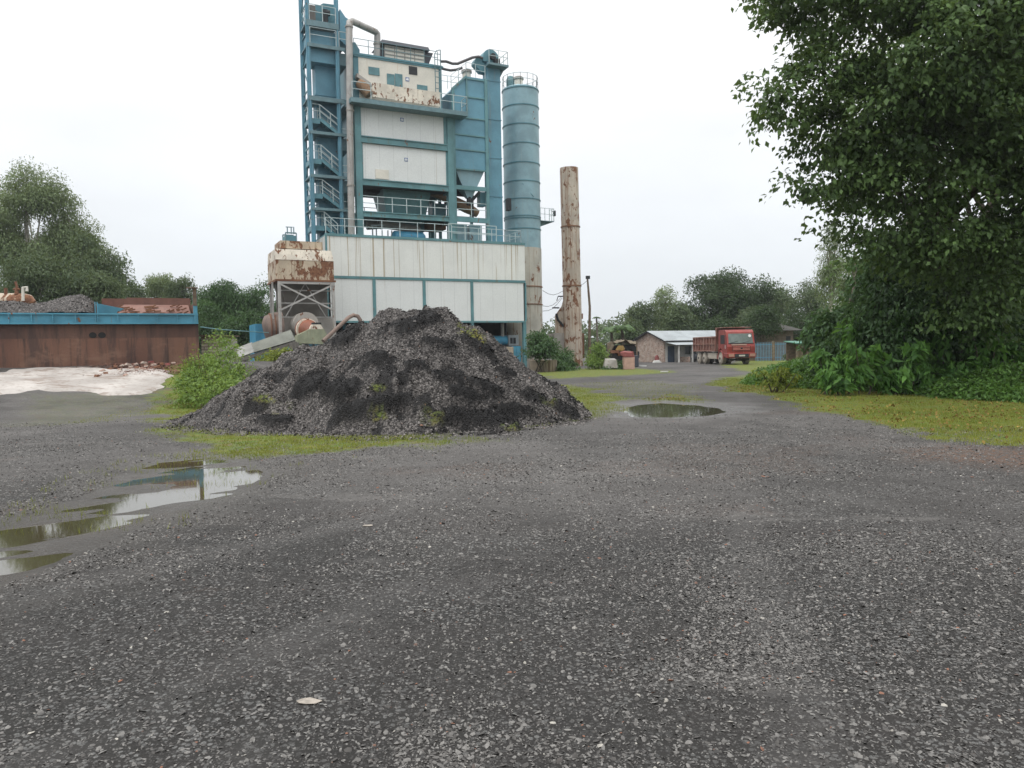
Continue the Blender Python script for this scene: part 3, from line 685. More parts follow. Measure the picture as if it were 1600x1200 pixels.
wp2 = PM().box((ul1+.1, VT+.14, BM[1][1]), (ur0-.12, VT+.22, BM[0][0])).build('white_panel', M['white2'], mt)
each('panel_trim', M['teal2'], mt, ((ur0-.25, VT+.1, BM[0][1]), (ur0, VT+.24, ztop)), ((ur0-.12, VT+.1, BM[1][1]), (ur0, VT+.24, BM[0][0])), ((ul1, VT+.1, BM[1][1]), (ul1+.1, VT+.24, BM[0][0])))
def sign(x, y, v, parent, s=.13):
    u_, z_ = F(x, y, v); q = PM(); q.box((u_-s, v-.015, z_-s), (u_+s, v, z_+s)); r = q.build('sign', M['sign'], parent)
    g = PM(); g.box((u_-s*.6, v-.025, z_+s*.30), (u_+s*.6, v-.016, z_+s*.62)); 
    for k in (-.5, 0, .5): g.box((u_+k*s-.035, v-.025, z_-s*.6), (u_+k*s+.035, v-.016, z_+s*.2))
    g.build('sign_marks', M['signw'], parent)
sign(628, 187, VT+.14, mt); sign(634.5, 249.5, VT+.14, mt)
pb(PM(), 587, 265, 607.5, 279.5, VT+.08, VT+.14).build('patch_panel', M['cream'], mt)
each('side_cladding', M['teal'], mt, ((ul1, D2-.3, BM[1][1]), (ur0, D2-.24, ztop)), ((ul0+.1, VT+.5, BM[1][1]), (ul0+.16, D2-.5, ztop)), ((ur1-.16, VT+.5, BM[1][1]), (ur1-.1, D2-.5, ztop)))
each('floor', M['dark'], mt, ((ul0+.1, VT+.24, BM[1][0]+.1), (ur1-.1, D2-.1, BM[1][0]+.2)), ((ul0+.1, VT+.24, BM[2][0]+.2), (ur1-.1, D2-.1, BM[2][0]+.3)), ((ul0, VT+.2, ztop-.1), (ur1, D2, ztop)))
# weighing hopper
zh1 = BM[1][0]+.1; zh0 = BM[2][1]-.4; zhm = fz(630, 303, 2.6)
a0, a1, c0, c1 = fu(597, 300, 2.4), fu(671, 300, 2.4), fu(607, 330, 2.4), fu(664, 330, 2.4)
h = PM(); h.box((a0, 2.2, zhm), (a1, 4.8, zh1)); h.hexa([(c0,2.7,zh0),(c1,2.7,zh0),(c1,4.3,zh0),(c0,4.3,zh0),(a0,2.2,zhm),(a1,2.2,zhm),(a1,4.8,zhm),(a0,4.8,zhm)])
for x in (608, 631, 652): h.box((fu(x, 305, 2.15)-.05, 2.12, zhm+.1), (fu(x, 305, 2.15)+.05, 2.2, zh1))
h.build('weigh_hopper', M['teal2'], mt)
pb(PM(), 676, 318, 697, 336, 3.6, 4.4).build('motor_housing', M['teal'], mt)
pb(PM(), 571, 288, 600, 301, 3.0, 5.0).build('duct_box', M['dark'], mt)
PM().tube([fp(668, 297, 3.2), fp(690, 305, 3.0), fp(712, 316, 2.6), fp(730, 325, 2.4), fp(746, 334, 2.4)], [.34, .36, .40, .42, .30], 14).build('discharge_chute', M['brown_duct'], mt, 45)
# drum, pipes and casing on the lowest floor
PM().tube([fp(573, 353, 3.0), fp(600, 351, 3.0), fp(655, 359, 3.0)], .30, 16).build('drum', M['grey'], mt, 40)
PM().tube([fp(592, 350, 2.6), fp(598, 351, 2.6)], .36, 14).build('flange', M['pipe'], mt, 40)
z_ = ZT; um = fu(640, 368, 2.3)
PM().tube([(um-1.5, 2.0, z_+.35), (um-1.3, 2.0, z_+.35), (um+.9, 2.0, z_+.35), (um+1.1, 2.0, z_+.35)], [.2, .42, .42, .2], 14).build('screw_housing', M['bluepanel'], mt, 40)
pb(PM(), 648, 347, 663, 362, 3.6, 4.6).build('side_tank', M['teal'], mt)
pb(PM(), 668, 349, 697, 358, 3.0, 4.6).build('burner_box', M['rust'], mt)
pb(PM(), 571, 342, 700, 349, 3.9, 4.2).build('cross_member', M['dark'], mt)
pp = PM()
for (x, y) in ((582, 352), (588, 358), (597, 360), (606, 360), (612, 360)): pp.tube([fp(x, y, 1.9), (fu(x, y, 1.9), 1.9, ZT)], .05, 6)
pp.tube([fp(580, 352, 1.9), fp(600, 352, 1.9)], .05, 6).tube([fp(594, 356, 1.9), fp(616, 358, 1.9)], .05, 6).build('small_pipes', M['tin'], mt)
r2 = PM().rail([(ul1, VT+.12, BM[2][1]), (ur0, VT+.12, BM[2][1])], 1.1, 1.15, .03); r2.build('railing', M['rail_w'], mt); r2 = PM().rail([(ul1, D2-.1, BM[2][1]), (ur0, D2-.1, BM[2][1])], 1.1, 1.3, .03)
r2.build('railing', M['rail_w'], mt)
# working platform under the screen house with a corner that sticks out to the right
zp = fz(630, 163, .3); upl, upr = fu(548, 155, .2), fu(730, 172, .2)
PM().box((upl, .1, zp-.32), (upr, 1.2, zp)).box((upl, 1.2, zp-.25), (ur1+.2, D2, zp-.02)).build('platform', M['rail_d'], mt)
PM().rail([(upl+.1, .15, zp), (fu(580, 160, .15), .15, zp)], 1.1, 1.1, .028).build('platform_railing', M['rail_w'], mt)
PM().rail([(fu(688, 160, .15), .15, zp), (upr-.05, .15, zp), (upr-.05, 1.15, zp)], 1.1, 1.2, .028).build('platform_railing', M['rail_w'], mt)

# ---- screen house on top of the tower
VS = 1.25
zs0 = zp; zs1 = fz(617, 95, VS); us0, us1 = fu(553, 120, VS), fu(690.5, 130, VS)
sh = pthing('screen_house', 'white box cabin with green shutters on top of the mixing tower', 'screen house', (us0+us1)/2, VS+2, zs0)
PM().box((us0+.35, VS, zs0), (us1-.25, VS+.08, zs1-.12)).build('front_wall', M['cream'], sh)
PM().box((us0, VS+.02, zs0), (us0+.35, VS+.2, zs1)).box((us1-.25, VS+.02, zs0), (us1, VS+.2, zs1)).box((us0, VS-.06, zs1-.12), (us1, VS+.2, zs1+.15)).build('corner_frame', M['teal'], sh)
each('side_wall', M['teal'], sh, ((us0, VS+.2, zs0), (us0+.06, VS+4, zs1)), ((us1-.06, VS+.2, zs0), (us1, VS+4, zs1)), ((us0+.06, VS+3.95, zs0), (us1-.06, VS+4, zs1)))
PM().box((us0-.1, VS-.1, zs1+.0), (us1+.1, VS+4.1, zs1+.10)).build('roof', M['teal'], sh)
for (x0, y0, x1, y1) in ((576, 105, 593, 117), (652, 133, 668, 142)): pb(PM(), x0, y0, x1, y1, VS-.05, VS).build('shutter', M['shutter'], sh)
pb(PM(), 639, 104, 652, 116.5, VS-.03, VS).build('window_opening', M['dark'], sh)
for (x0, x1) in ((605, 616.5), (617.5, 629)): pb(PM(), x0, 115.5, x1, 136, VS-.06, VS).build('door', M['shutter'], sh)
sign(636.5, 124, VS, sh, .14)
# spotted ledge panel, with the ragged chute mouth at its left
pb(PM(), 582, 131, 616, 153.5, .55, .62).build('skirt_panel', M['cream_rust'], sh)
pb(PM(), 616.4, 137, 652, 159, .55, .62).build('skirt_panel', M['cream_rust'], sh)
pb(PM(), 652.4, 142, 688, 164.5, .55, .62).build('skirt_panel', M['cream_rust'], sh)
q = PM(); q.tube([fp(560, 128, 1.0), fp(568, 136, .9), fp(577, 148, .7)], [.30, .42, .36], 12); q.build('rusty_chute', M['brown_duct'], sh, 40)
q = PM(); q.prism([fp(558, 114, .75), fp(579, 129, .75), fp(582, 134, .75), fp(578, 134, .75), fp(558, 120, .75)], (0, .5, 0)).build('chute_hood', M['grey'], sh)
q = PM()
for i in range(9): y = 84+i*9; q.bar(fp(680, y, VS-.35), fp(688, y+1, VS-.35), .04)
q.bar(fp(679, 84, VS-.35), fp(681.5, 165, VS-.35), .05).bar(fp(688, 78, VS-.35), fp(689.5, 166, VS-.35), .05).tube([fp(679, 84, VS-.35), fp(682, 79, VS-.35), fp(688, 78, VS-.35)], .03, 6).build('ladder', M['rail_d'], sh)
rl = PM().rail([(us0+.05, VS-.0, zs1+.15), (us1-.3, VS-.0, zs1+.15)], 1.0, 1.15, .022); rl.build('roof_railing', M['rail_d'], sh); rl = PM().rail([(us0+.1, VS+3.9, zs1+.15), (us1-.3, VS+3.9, zs1+.15)], 1.0, 1.3, .022); rl.build('roof_railing', M['rail_d'], sh)
# shed-like unit on the roof
ru = pthing('roof_unit', 'louvred cream unit with a dark roof on top of the screen house', 'ventilation unit', fu(635, 90, 2.2), 2.8, zs1+.1)
v_ = 2.2; ra, rb = fu(601, 85, v_), fu(663, 92, v_); rz0 = zs1+.1; rz1 = fz(632, 75, v_)
PM().box((ra, v_, rz0), (rb, v_+1.6, rz1)).build('body', M['cream'], ru)
q = PM(); n_ = 5
for i in range(n_): z_ = rz0+(i+.5)*(rz1-rz0)/n_; q.box((ra+.05, v_-.05, z_-.03), (rb-.05, v_, z_+.03))
for i in range(5): x_ = ra+(i+.0)*(rb-ra)/4; q.box((x_-.03, v_-.04, rz0), (x_+.03, v_-.005, rz1))
q.build('louvre', M['grey'], ru)
PM().hexa([(ra-.45, v_-.3, rz1), (rb+.35, v_-.3, rz1), (rb+.35, v_+1.9, rz1), (ra-.45, v_+1.9, rz1), (ra-.2, v_-.1, rz1+.32), (rb+.3, v_-.1, rz1+.30), (rb+.3, v_+1.7, rz1+.3), (ra-.2, v_+1.7, rz1+.32)]).build('roof', M['roofdark'], ru)
PM().box((ra-.4, v_+.1, rz0), (ra, v_+1.5, rz1)).build('side_hood', M['roofdark'], ru)
PM().hexa([(rb, v_+.1, rz0), (rb+.2, v_+.1, rz0), (rb+.2, v_+1.5, rz0), (rb, v_+1.5, rz0), (rb, v_+.1, rz1), (rb+.75, v_+.1, rz1), (rb+.75, v_+1.5, rz1), (rb, v_+1.5, rz1)]).build('side_hood', M['roofdark'], ru)

# ---- stair tower at the left with the hot-stone bucket elevator inside
VA, VB = 1.9, 4.0
st = pthing('stair_tower', 'open green steel stair tower at the left end of the plant', 'stair tower', fu(505, 300, VA), VA+1, 0)
sa, sb_ = fu(487, 250, VA), fu(532, 250, VA); zt = fz(500, -40, VA)
for u_ in (sa, sb_):
    for v in (VA, VB): 
        if u_ == sb_ and v == VB: continue
        PM().box((u_-.14, v-.03, 0 if u_ == sa else fz(535, 340, VA)), (u_+.14, v+.03, zt)).box((u_-.03, v-.14, 0 if u_ == sa else ZT), (u_+.03, v+.14, zt)).box((u_-.14, v+.11, 0), (u_+.14, v+.17, zt)).build('column', M['blue'], st)
sc = fu(545, 250, VA)
plats = []
for (y0, y1, hang) in ((36, 45, 0), (71.5, 77, 1), (153, 160, 0), (207, 211.5, 1), (274, 278.5, 1), (325.5, 329.5, 1)):
    z1, z0 = fz(510, y0, VA), fz(510, y1, VA); q = PM(); q.box((sa-.1, VA-.15, z0), (sb_+(.1 if y0 < 70 else .5), VA-.05, z1)); q.box((sa-.1, VA-.05, z1-.12), (sb_+(.0 if y0 < 70 else .4), VB+.1, z1-.04))
    if hang: q.box((sb_+.1, VA+.2, z0-.9), (sc+.1, VB, z0-.05))
    q.build('landing', M['rail_d'], st); plats.append(z1)
PM().box((sa+.05, VA+.3, fz(500, 95, VA)), (fu(531, 90, VA), VB-.2, fz(510, 47, VA))).build('stair_enclosure', M['blue'], st)
for (x0, y0, x1, y1) in ((500, 186, 533, 212), (502, 249, 535, 277), (504, 303, 537, 328), (507, 353, 528, 372)):
    q = PM(); p = Vector(fp(x0, y0, VA+.05)); r_ = Vector(fp(x1, y1, VA+.05))
    for dv in (0, .75): q.bar(p+Vector((0, dv, 0)), r_+Vector((0, dv, 0)), .05, .24)
    n_ = 8
    for i in range(n_):
        c_ = p.lerp(r_, (i+.5)/n_); q.box((c_.x-.13, c_.y+.02, c_.z+.02), (c_.x+.13, c_.y+.73, c_.z+.05))
    q.build('stair_flight', M['teal'], st)
    for dv in (-.02, .77):
        g = PM()
        for hh in (1.0, .55): g.bar(p+Vector((0, dv, hh)), r_+Vector((0, dv, hh)), .05)
        for i in range(3): c_ = p.lerp(r_, i/2); g.bar(c_+Vector((0, dv, 0)), c_+Vector((0, dv, 1.0)), .05)
        g.build('handrail', M['rail_w'], st)
    # left landing that the flight starts from
    PM().box((sa-.1, VA+.0, p.z-.35), (p.x, VA+1.6, p.z)).build('landing', M['teal'], st)
    PM().rail([(sa, VA+.02, p.z), (p.x, VA+.02, p.z)], 1.0, .7, .022).rail([(sa, VA+.05, p.z), (sa, VB-.1, p.z)], 1.0, .9, .022).build('landing_railing', M['rail_w'], st)
for pts_, st__ in (([(sa+.1, VA-.1, plats[0]), (sb_-.1, VA-.1, plats[0])], 1.0), ([(sa+.1, VA-.1, plats[1]), (sb_-.1, VA-.1, plats[1])], 3), ([(sa, VA+.05, plats[0]), (sa, VB, plats[0])], 1.1), ([(sb_+.1, VA-.1, plats[1]), (sc+.2, VA-.1, plats[1])], 2)): PM().rail(pts_, 1.1, st__, .028).build('platform_railing', M['rail_w'], st)
q = PM(); zz = list(np.linspace(fz(487, 360, VA), zt, 10))
for i in range(9):
    a, b = (VA, VB) if i % 2 else (VB, VA); q.bar((sa, a, zz[i]), (sa, b, zz[i+1]), .07); q.bar((sa, VA, zz[i]), (sa, VB, zz[i]), .07)
q.build('brace', M['teal'], st)
for y in (205, 262, 318): PM().rail([(sb_+.1, VA, fz(540, y+20, VA)), (sc+.6, VA, fz(540, y+20, VA))], 1.05, .8, .022).build('side_railing', M['rail_w'], st)
el = pthing('bucket_elevator', 'blue bucket elevator casing running up inside the stair tower', 'bucket elevator', fu(515, 250, VA+1), VA+1.2, 0)
ea, eb = fu(496.5, 250, VA+.95), fu(533.5, 250, VA+.95)
PM().box((ea, VA+.95, ZT-6), (eb, VA+2.0, fz(513, 60, VA+.95))).build('casing', M['blue'], el, bevel=.02)
for y in (82, 150, 200, 262, 318): z_ = fz(514, y, VA+.95); PM().box((ea-.05, VA+.9, z_-.04), (eb+.05, VA+2.05, z_+.04)).build('casing_flange', M['blue'], el)
zz0 = fz(505, 42, VA+.7)
PM().prism([fp(493, 40, VA+.7), fp(527, 43, VA+.7), fp(527, 8, VA+.7), fp(505, 5, VA+.7), fp(500, 8, VA+.7), fp(493, 7, VA+.7)], (0, 1.2, 0)).build('head_housing', M['teal'], el)
PM().prism([fp(531, 14, VA+.7), fp(540, 27, VA+.7), fp(546, 31, VA+.7), fp(547, 80, VA+.7), fp(541, 72, VA+.7), fp(531, 62, VA+.7)], (0, 1.0, 0)).build('head_chute', M['blue'], el)
PM().prism([fp(548, 66, 1.6), fp(555, 66, 1.6), fp(562, 78, 1.6), fp(562, 84, 1.6), fp(552, 92, 1.6)], (0, .9, 0)).build('lower_chute', M['teal'], el)
pb(PM(), 484, 8, 493, 33, VA+.3, VA+.6).build('guard', M['dgrey'], el)
q = PM(); q.box((fu(507, 28, VA+.5)-.12, VA+.3, zz0), (fu(507, 28, VA+.5)+.2, VA+.65, zz0+1.1)).tube([fp(508, 20, VA+.4), fp(515, 21, VA+.4)], .2, 10).build('drive_motor', M['dark'], el)
# ---- exhaust riser pipe that bends over the screen house
ep = pthing('riser_pipe', 'tall pale grey pipe rising beside the stair tower and bending over the roof', 'pipe', fu(547, 350, .9), .9, ZT)
r_ = .235
PM().tube([(fu(549, 360, .9), .9, ZT), fp(546.8, 200, .9), fp(545.5, 43, .9), fp(546.2, 35, 1.0), fp(550, 33, 1.2), fp(587, 50, 2.1), fp(589.5, 53, 2.2), fp(589.5, 58, 2.2), fp(589, 92, 2.2)], r_, 14).build('pipe', M['pipe'], ep, 40)
for (x, y, v) in ((547, 173, .9), (545.4, 42, .9), (548, 290, .9), (589.3, 69, 2.2)): c_ = fp(x, y, v); PM().tube([(c_[0], c_[1], c_[2]-.05), (c_[0], c_[1], c_[2]+.05)], r_+.05, 14).build('pipe_flange', M['grey'], ep, 40)

# ---- filler silo (framed, right of the mixing tower)
VF = 1.15
f0_, f1_, f2_ = fu(708.5, 250, VF), fu(730, 160, VF), fu(763, 250, VF)
fs = pthing('filler_silo', 'square panelled blue filler silo with a pointed hopper right of the mixing tower', 'filler silo', (f0_+f2_)/2, VF+2, ZT)
f0b = ur1+.02
zf = lambda y: fz(735, y, VF)
ztopf, zsl, zb = fz(745, 121, VF), fz(709, 139.5, VF), fz(736, 263.5, VF)
body = PM(); body.prism([(f0b+.1, VF+.1, zb), (f2_-.1, VF+.1, zb), (f2_-.1, VF+.1, ztopf), (f1_, VF+.1, ztopf), (f0b+.1, VF+.1, zsl)], (0, 3.2, 0)).build('body', M['blue'], fs)
q = PM(); q.box((f0b, VF, ZT), (f0b+.22, VF+.22, zsl)).box((f2_-.2, VF, ZT), (f2_+.05, VF+.22, ztopf)).box((f1_-.06, VF+.03, zf(184)), (f1_+.06, VF+.1, ztopf))
for y in (123, 151.5, 184.5, 211.5, 234.5, 265): q.box((f0b+.2 if y > 160 else f1_, VF+.02, zf(y)-.05), (f2_-.15, VF+.1, zf(y)+.05))
q.prism([(f0b, VF, zsl+.1), (f0b, VF, zsl-.12), (f1_, VF, ztopf-.1), (f1_, VF, ztopf+.1)], (0, .1, 0))
z0, z1 = zf(297), zf(290.5); q.box((f0b+.2, VF+.02, z0), (f2_-.15, VF+.2, z1)); z0b, z1b = zf(347), zf(339.5); q.box((f0b+.2, VF+.02, z0b), (f2_-.15, VF+.2, z1b))
q.box((f0b, VF+3.2, ZT), (f0b+.2, VF+3.4, zb)).box((f2_-.2, VF+3.2, ZT), (f2_, VF+3.4, zb)); q.build('frame', M['teal2'], fs)
um_ = (f0b+f2_)/2; zt_ = zf(308)
PM().hexa([(um_-.18, VF+.40, zt_), (um_+.18, VF+.40, zt_), (um_+.18, VF+.75, zt_), (um_-.18, VF+.75, zt_), (f0b+.25, VF+.25, zb-.05), (f2_-.25, VF+.25, zb-.05), (f2_-.25, VF+2.4, zb-.05), (f0b+.25, VF+2.4, zb-.05)]).build('hopper', M['silo'], fs)
PM().box((f0b+.2, VF+2.5, z0), (f2_-.2, VF+2.6, zb)).box((f0b+.2, VF+2.5, zf(313)), (f0b+.75, VF+2.6, z0)).build('back_plate', M['dark'], fs)
q = PM(); q.tube([(um_, VF+.55, zt_+.1), (um_, VF+.55, zt_-.5)], .2, 8).tube([(um_+.1, VF+.6, zt_-.3), (um_+1.0, VF+.8, zt_+.6)], .12, 8).box((um_+.35, VF+.8, zf(340)), (um_+.5, VF+1.0, zf(296))).build('outlet', M['dark'], fs)
pb(PM(), 750, 300, 759, 322, VF+1.4, VF+2).build('outlet_box', M['teal'], fs)
PM().rail([(f0b+.2, VF+.1, zf(339.5)), (f2_-.2, VF+.1, zf(339.5))], 1.1, 1.3, .028).build('railing', M['rail_w'], fs)
PM().rail([(f0b+.2, VF+3.2, zf(339.5)), (f2_-.2, VF+3.2, zf(339.5))], 1.1, 1.3, .028).build('railing', M['rail_w'], fs)
each('lower_cabinet', M['silo'], fs, ((f0b+.2, VF+.8, ZT), (um_-.1, VF+1.6, zf(349))), ((um_+.1, VF+.8, ZT), (f2_-.3, VF+1.6, zf(349))))
tr = PM().rail([(f0b, VF+.1, zsl+.05), (f1_-.0, VF+.1, ztopf)], 1.0, .9, .022).rail([(f1_, VF+.1, ztopf+.05), (f2_-.1, VF+.1, ztopf)], 1.0, .9, .022).rail([(f0b, VF+3.2, ztopf), (f2_-.1, VF+3.2, ztopf)], 1.0, .9, .022).build('top_railing', M['rail_w'], fs)
ca = fp(729, 118, VF+1.4); q = PM(); q.lathe((ca[0], ca[1]), [(.33, ztopf-.8), (.33, ca[2]+.62)], 14) if False else None
def cyl(mb, c, r, z0, z1, n=14):
    mb.tube([(c[0], c[1], z0), (c[0], c[1], z1)], r, n); return mb
cyl(PM(), ca, .33, ztopf-.5, ztopf+.85).build('vent_filter', M['cream'], fs, 40); cyl(PM(), ca, .42, ztopf+.75, ztopf+.92).build('filter_cap', M['grey'], fs, 40)
# ---- second bucket elevator
VE = 1.9
e0, e1 = fu(764, 250, VE), fu(784, 250, VE)
e2 = pthing('bucket_elevator', 'slim blue bucket elevator with a round head between filler silo and round silo', 'bucket elevator', (e0+e1)/2, VE+.5, ZT)
zeh = fz(768, 97, VE)
PM().box((e0, VE, ZT), (e1, VE+.9, zeh)).build('casing', M['blue'], e2, bevel=.015)
for y in (127, 187, 247, 307): z_ = fz(774, y, VE); PM().box((e0-.03, VE-.04, z_-.035), (e1+.03, VE+.94, z_+.035)).build('casing_flange', M['blue'], e2)
ce = fp(767, 91, VE); rr = .68
PM().prism([(ce[0]+rr*cos(a)*1.0, VE-.02, ce[2]+rr*sin(a)) for a in np.linspace(0, pi, 13)]+[(ce[0]-rr, VE-.02, zeh), (ce[0]+rr, VE-.02, zeh)], (0, .95, 0)).build('head', M['teal'], e2, 40)
PM().prism([(ce[0]-.25+(rr-.1)*cos(a)-.5, VE+.2, ce[2]+(rr-.1)*sin(a)-.5) for a in np.linspace(pi*.35, pi*1.02, 8)]+[(ce[0]-.75, VE+.2, zeh-.8), (ce[0]-.2, VE+.2, zeh-.8)], (0, .6, 0)).build('head_spout', M['teal'], e2)
q = PM(); q.tube([(ce[0]+.1, VE-.25, ce[2]+.1), (ce[0]+.1, VE-.02, ce[2]+.1)], .24, 12).box((ce[0]+.2, VE-.4, ce[2]-.6), (ce[0]+.6, VE-.05, ce[2]-.1)).build('drive_motor', M['dark'], e2, 40)
zpl = fz(775, 101, VE-.4); pl0, pl1 = fu(763, 100, VE-.6), fu(794, 106, VE-.6)
PM().box((pl0, VE-.7, zpl-.16), (pl1, VE-.02, zpl)).box((e1+.02, VE-.02, zpl-.16), (pl1, VE+.9, zpl)).prism([(e1, VE+.3, zpl-.16), (pl1, VE+.3, zpl-.16), (e1, VE+.3, zpl-.9)], (0, .08, 0)).build('platform', M['rail_d'], e2)
PM().rail([(pl0+.05, VE-.65, zpl), (pl1-.05, VE-.65, zpl), (pl1-.05, VE+.85, zpl)], 1.0, .8, .022).build('platform_railing', M['rail_w'], e2)

# ---- round silo
CS = P(817, 383, 65); us_, vs2, _ = WL(CS); RS = 28.2/1200*64.2
si = pthing('cement_silo', 'tall round grey blue silo with dark ring seams at the right end of the plant', 'silo', us_, vs2, 0)
sz = lambda y, x=812: fz(x, y, vs2-RS)
zc = sz(385)
def slathe(mb, prof, n=40): 
    c_ = LW(us_, vs2, 0); m2 = MB(); m2.lathe((c_.x, c_.y), prof, n); return m2
ztp = sz(131)
slathe(None, [(RS, zc), (RS, ztp), (RS*.9, ztp+.12), (.3, ztp+.45)]).build('shell', M['silo'], si, 35)
slathe(None, [(RS+.04, 0), (RS+.04, zc)]).build('skirt', M['beige'], si, 35)
q = MB(); c_ = LW(us_, vs2, 0)
for y in (133, 160.5, 190.5, 220.5, 251, 280, 308, 335, 338.5, 355): z_ = sz(y); q = MB(); q.lathe((c_.x, c_.y), [(RS+.005, z_-.04), (RS+.05, z_-.04), (RS+.05, z_+.03), (RS+.005, z_+.03)], 40, cap=False); q.build('ring_seam', M['teal'], si)
q = MB()
for y in (447, 475): z_ = fz(834, y, vs2-RS); q.lathe((c_.x, c_.y), [(RS+.045, z_-.04), (RS+.09, z_-.04), (RS+.09, z_+.04), (RS+.045, z_+.04)], 40, cap=False)
q.build('skirt_ring', M['rust'], si)
q = MB(); rp = [(c_.x+(RS-.03)*cos(a), c_.y+(RS-.03)*sin(a), ztp+.02) for a in np.linspace(0, 2*pi, 17)]
q.rail(rp, 1.0, .6, .022).build('top_railing', M['rail_w'], si)
a_ = MB(); ctr = LW(us_-.0, vs2+.3, 0); a_.lathe((ctr.x, ctr.y), [(.36, ztp+.2), (.36, ztp+1.1)], 16); a_.build('vent_filter', M['cream'], si, 40)
MB().lathe((ctr.x, ctr.y), [(.44, ztp+1.0), (.44, ztp+1.16), (.3, ztp+1.26)], 16).build('filter_cap', M['grey'], si, 40)
ctr = LW(us_-.95, vs2-.1, 0); MB().lathe((ctr.x, ctr.y), [(.34, ztp+.0), (.34, ztp+.75), (.22, ztp+1.0), (.05, ztp+1.05)], 16).build('relief_valve', M['shutter'], si, 40)
# small cantilevered platform with a flood lamp on its right
zq = fz(850, 347, vs2); qa = us_+RS-.1; qb = fu(862, 340, vs2)
PM().box((qa, vs2-.4, zq), (qb, vs2+.4, zq+.06)).prism([(qa, vs2-.05, zq), (qb, vs2-.05, zq), (qa, vs2-.05, zq-.5)], (0, .1, 0)).build('lamp_platform', M['rail_d'], si)
PM().rail([(qa+.1, vs2-.38, zq), (qb, vs2-.38, zq), (qb, vs2+.38, zq)], 1.1, .5, .022).build('platform_railing', M['rail_w'], si)
PM().bar((qb, vs2, zq+1.0), (qb+.25, vs2, zq+.9), .04).box((qb+.18, vs2-.2, zq+.55), (qb+.3, vs2+.1, zq+1.0)).build('flood_lamp', M['dark'], si)
PM().box((fu(789, 325, vs2-1), vs2-1.6, sz(330)), (fu(794, 325, vs2-1), vs2-1.1, sz(311))).build('junction_box', M['dark'], si)
q = PM(); al = us_-.2
q.bar((us_-RS*.45, vs2-RS*.9, sz(285)), (us_+RS*.2, vs2-RS-.04, sz(306)), .035).build('diagonal_strap', M['teal'], si)
# hoses between screen house and elevator head
for pts, lab, r_ in (([(688, 96), (697, 96), (707, 99.5), (715, 99.5), (726, 95), (738, 90), (748, 88.5), (754, 91)], 'upper grey hose sagging between screen house and elevator head', .105),
                 ([(689, 106.5), (696, 108.5), (704, 110), (713, 109), (722, 106)], 'lower grey hose running from screen house to the filter on the filler silo', .10)):
    h_ = PM().tube([fp(x, y, 1.9) for x, y in pts], r_, 8).build('hose', M['hose'], None, 60); put(h_, lab, 'hose', 'grey hoses over the plant')
for (x, y) in ((707, 154), (693.5, 143)): pass

# ---- chimney stack with its intake elbow
CH = G(897, 572); YC = CH.y; RC = 14.2/1200*YC
def cpt(x, y): return P(x, y, YC)
top = cpt(889, 263); tb = cpt(896.5, 571)
ch = thing('chimney', 'free standing rusty beige steel chimney stack right of the silo', 'chimney', (tb.x, YC, 0))
MB().tube([(tb.x, YC, 0), (top.x, YC, top.z)], RC, 36, cap=False).tube([(tb.x, YC, 0), (top.x, YC, top.z-.02)], RC*.94, 24, cap=False).build('stack', M['stack'], ch, 40)
q = MB()
for y in (355, 447): f_ = (cpt(890, y).z)/top.z; xx = tb.x+(top.x-tb.x)*f_; q.tube([(xx, YC, cpt(890, y).z-.05), (xx, YC, cpt(890, y).z+.05)], RC+.06, 36)
q.build('stack_ring', M['rust'], ch, 40)
MB().prism([cpt(883, 462), cpt(878, 478), cpt(868, 492), cpt(868, 545), cpt(884, 552)], (0, 1.0, 0)).build('intake_elbow', M['stack'], ch)
MB().tube([cpt(869, 490)-Vector((0, .05, 0)), cpt(872, 500)-Vector((0, .05, 0)), cpt(881, 510)-Vector((0, .05, 0))], .10, 8).build('elbow_strap', M['dark'], ch)
MB().box(cpt(856, 528)+Vector((0, .2, 0)), cpt(869, 521)+Vector((0, 1.0, 0))).box(cpt(866, 552)+Vector((0, -.1, 0)), cpt(882, 520)+Vector((0, .9, 0))).build('intake_duct', M['grey'], ch)
MB().bar(cpt(863, 481), cpt(874, 481), .12).bar(cpt(872, 463), cpt(880, 463), .10).bar(cpt(872, 463), cpt(870, 470), .07).build('bracket', M['dark'], ch)
MB().box(cpt(904, 490), cpt(911, 498)+Vector((0, .4, 0))).build('test_port', M['rust'], ch)
MB().box(cpt(908, 560)+Vector((0, .8, 0)), cpt(914, 520)+Vector((0, 1.4, 0))).build('side_post', M['rust'], ch)
for k, (a, b) in enumerate((((848, 454), (879, 455)), ((848, 478), (878, 463)), ((848, 486), (878, 466)))):
    p = P(*a, 62); q_ = P(*b, YC); mid = (p+q_)/2 - Vector((0, 0, .35)); h_ = MB().tube([p, p.lerp(mid, .5)-Vector((0,0,.08)), mid, mid.lerp(q_, .5)-Vector((0,0,.05)), q_], .02, 5).build('cable', M['cable'])
    put(h_, ['upper thin cable strung level from silo to chimney', 'middle slack cable slanting from silo to chimney', 'lowest slack cable slanting from silo to chimney'][k], 'cable', 'cables between silo and chimney')
pl = G(919, 578); ppo = thing('leaning_pole', 'tall thin dark pole standing right of the chimney', 'pole', (pl.x, 70, 0))
MB().tube([P(921, 571, 70), P(921, 520, 70), P(921.5, 480, 70), P(919.5, 455, 70), P(918, 436, 70)], [.14, .13, .11, .10, .08], 7).build('mast', M['wood'], ppo, 50)
MB().box(P(917, 436, 70)-Vector((.1,.1,0)), P(920, 431, 70)+Vector((.1,.1,0))).build('lamp_head', M['dark'], ppo)
h_ = MB().tube([P(905, 445, YC), P(911, 444, 69.5), P(918, 438, 70)], .02, 5).build('cable', M['cable']); put(h_, 'short cable from the chimney to the leaning pole', 'cable')

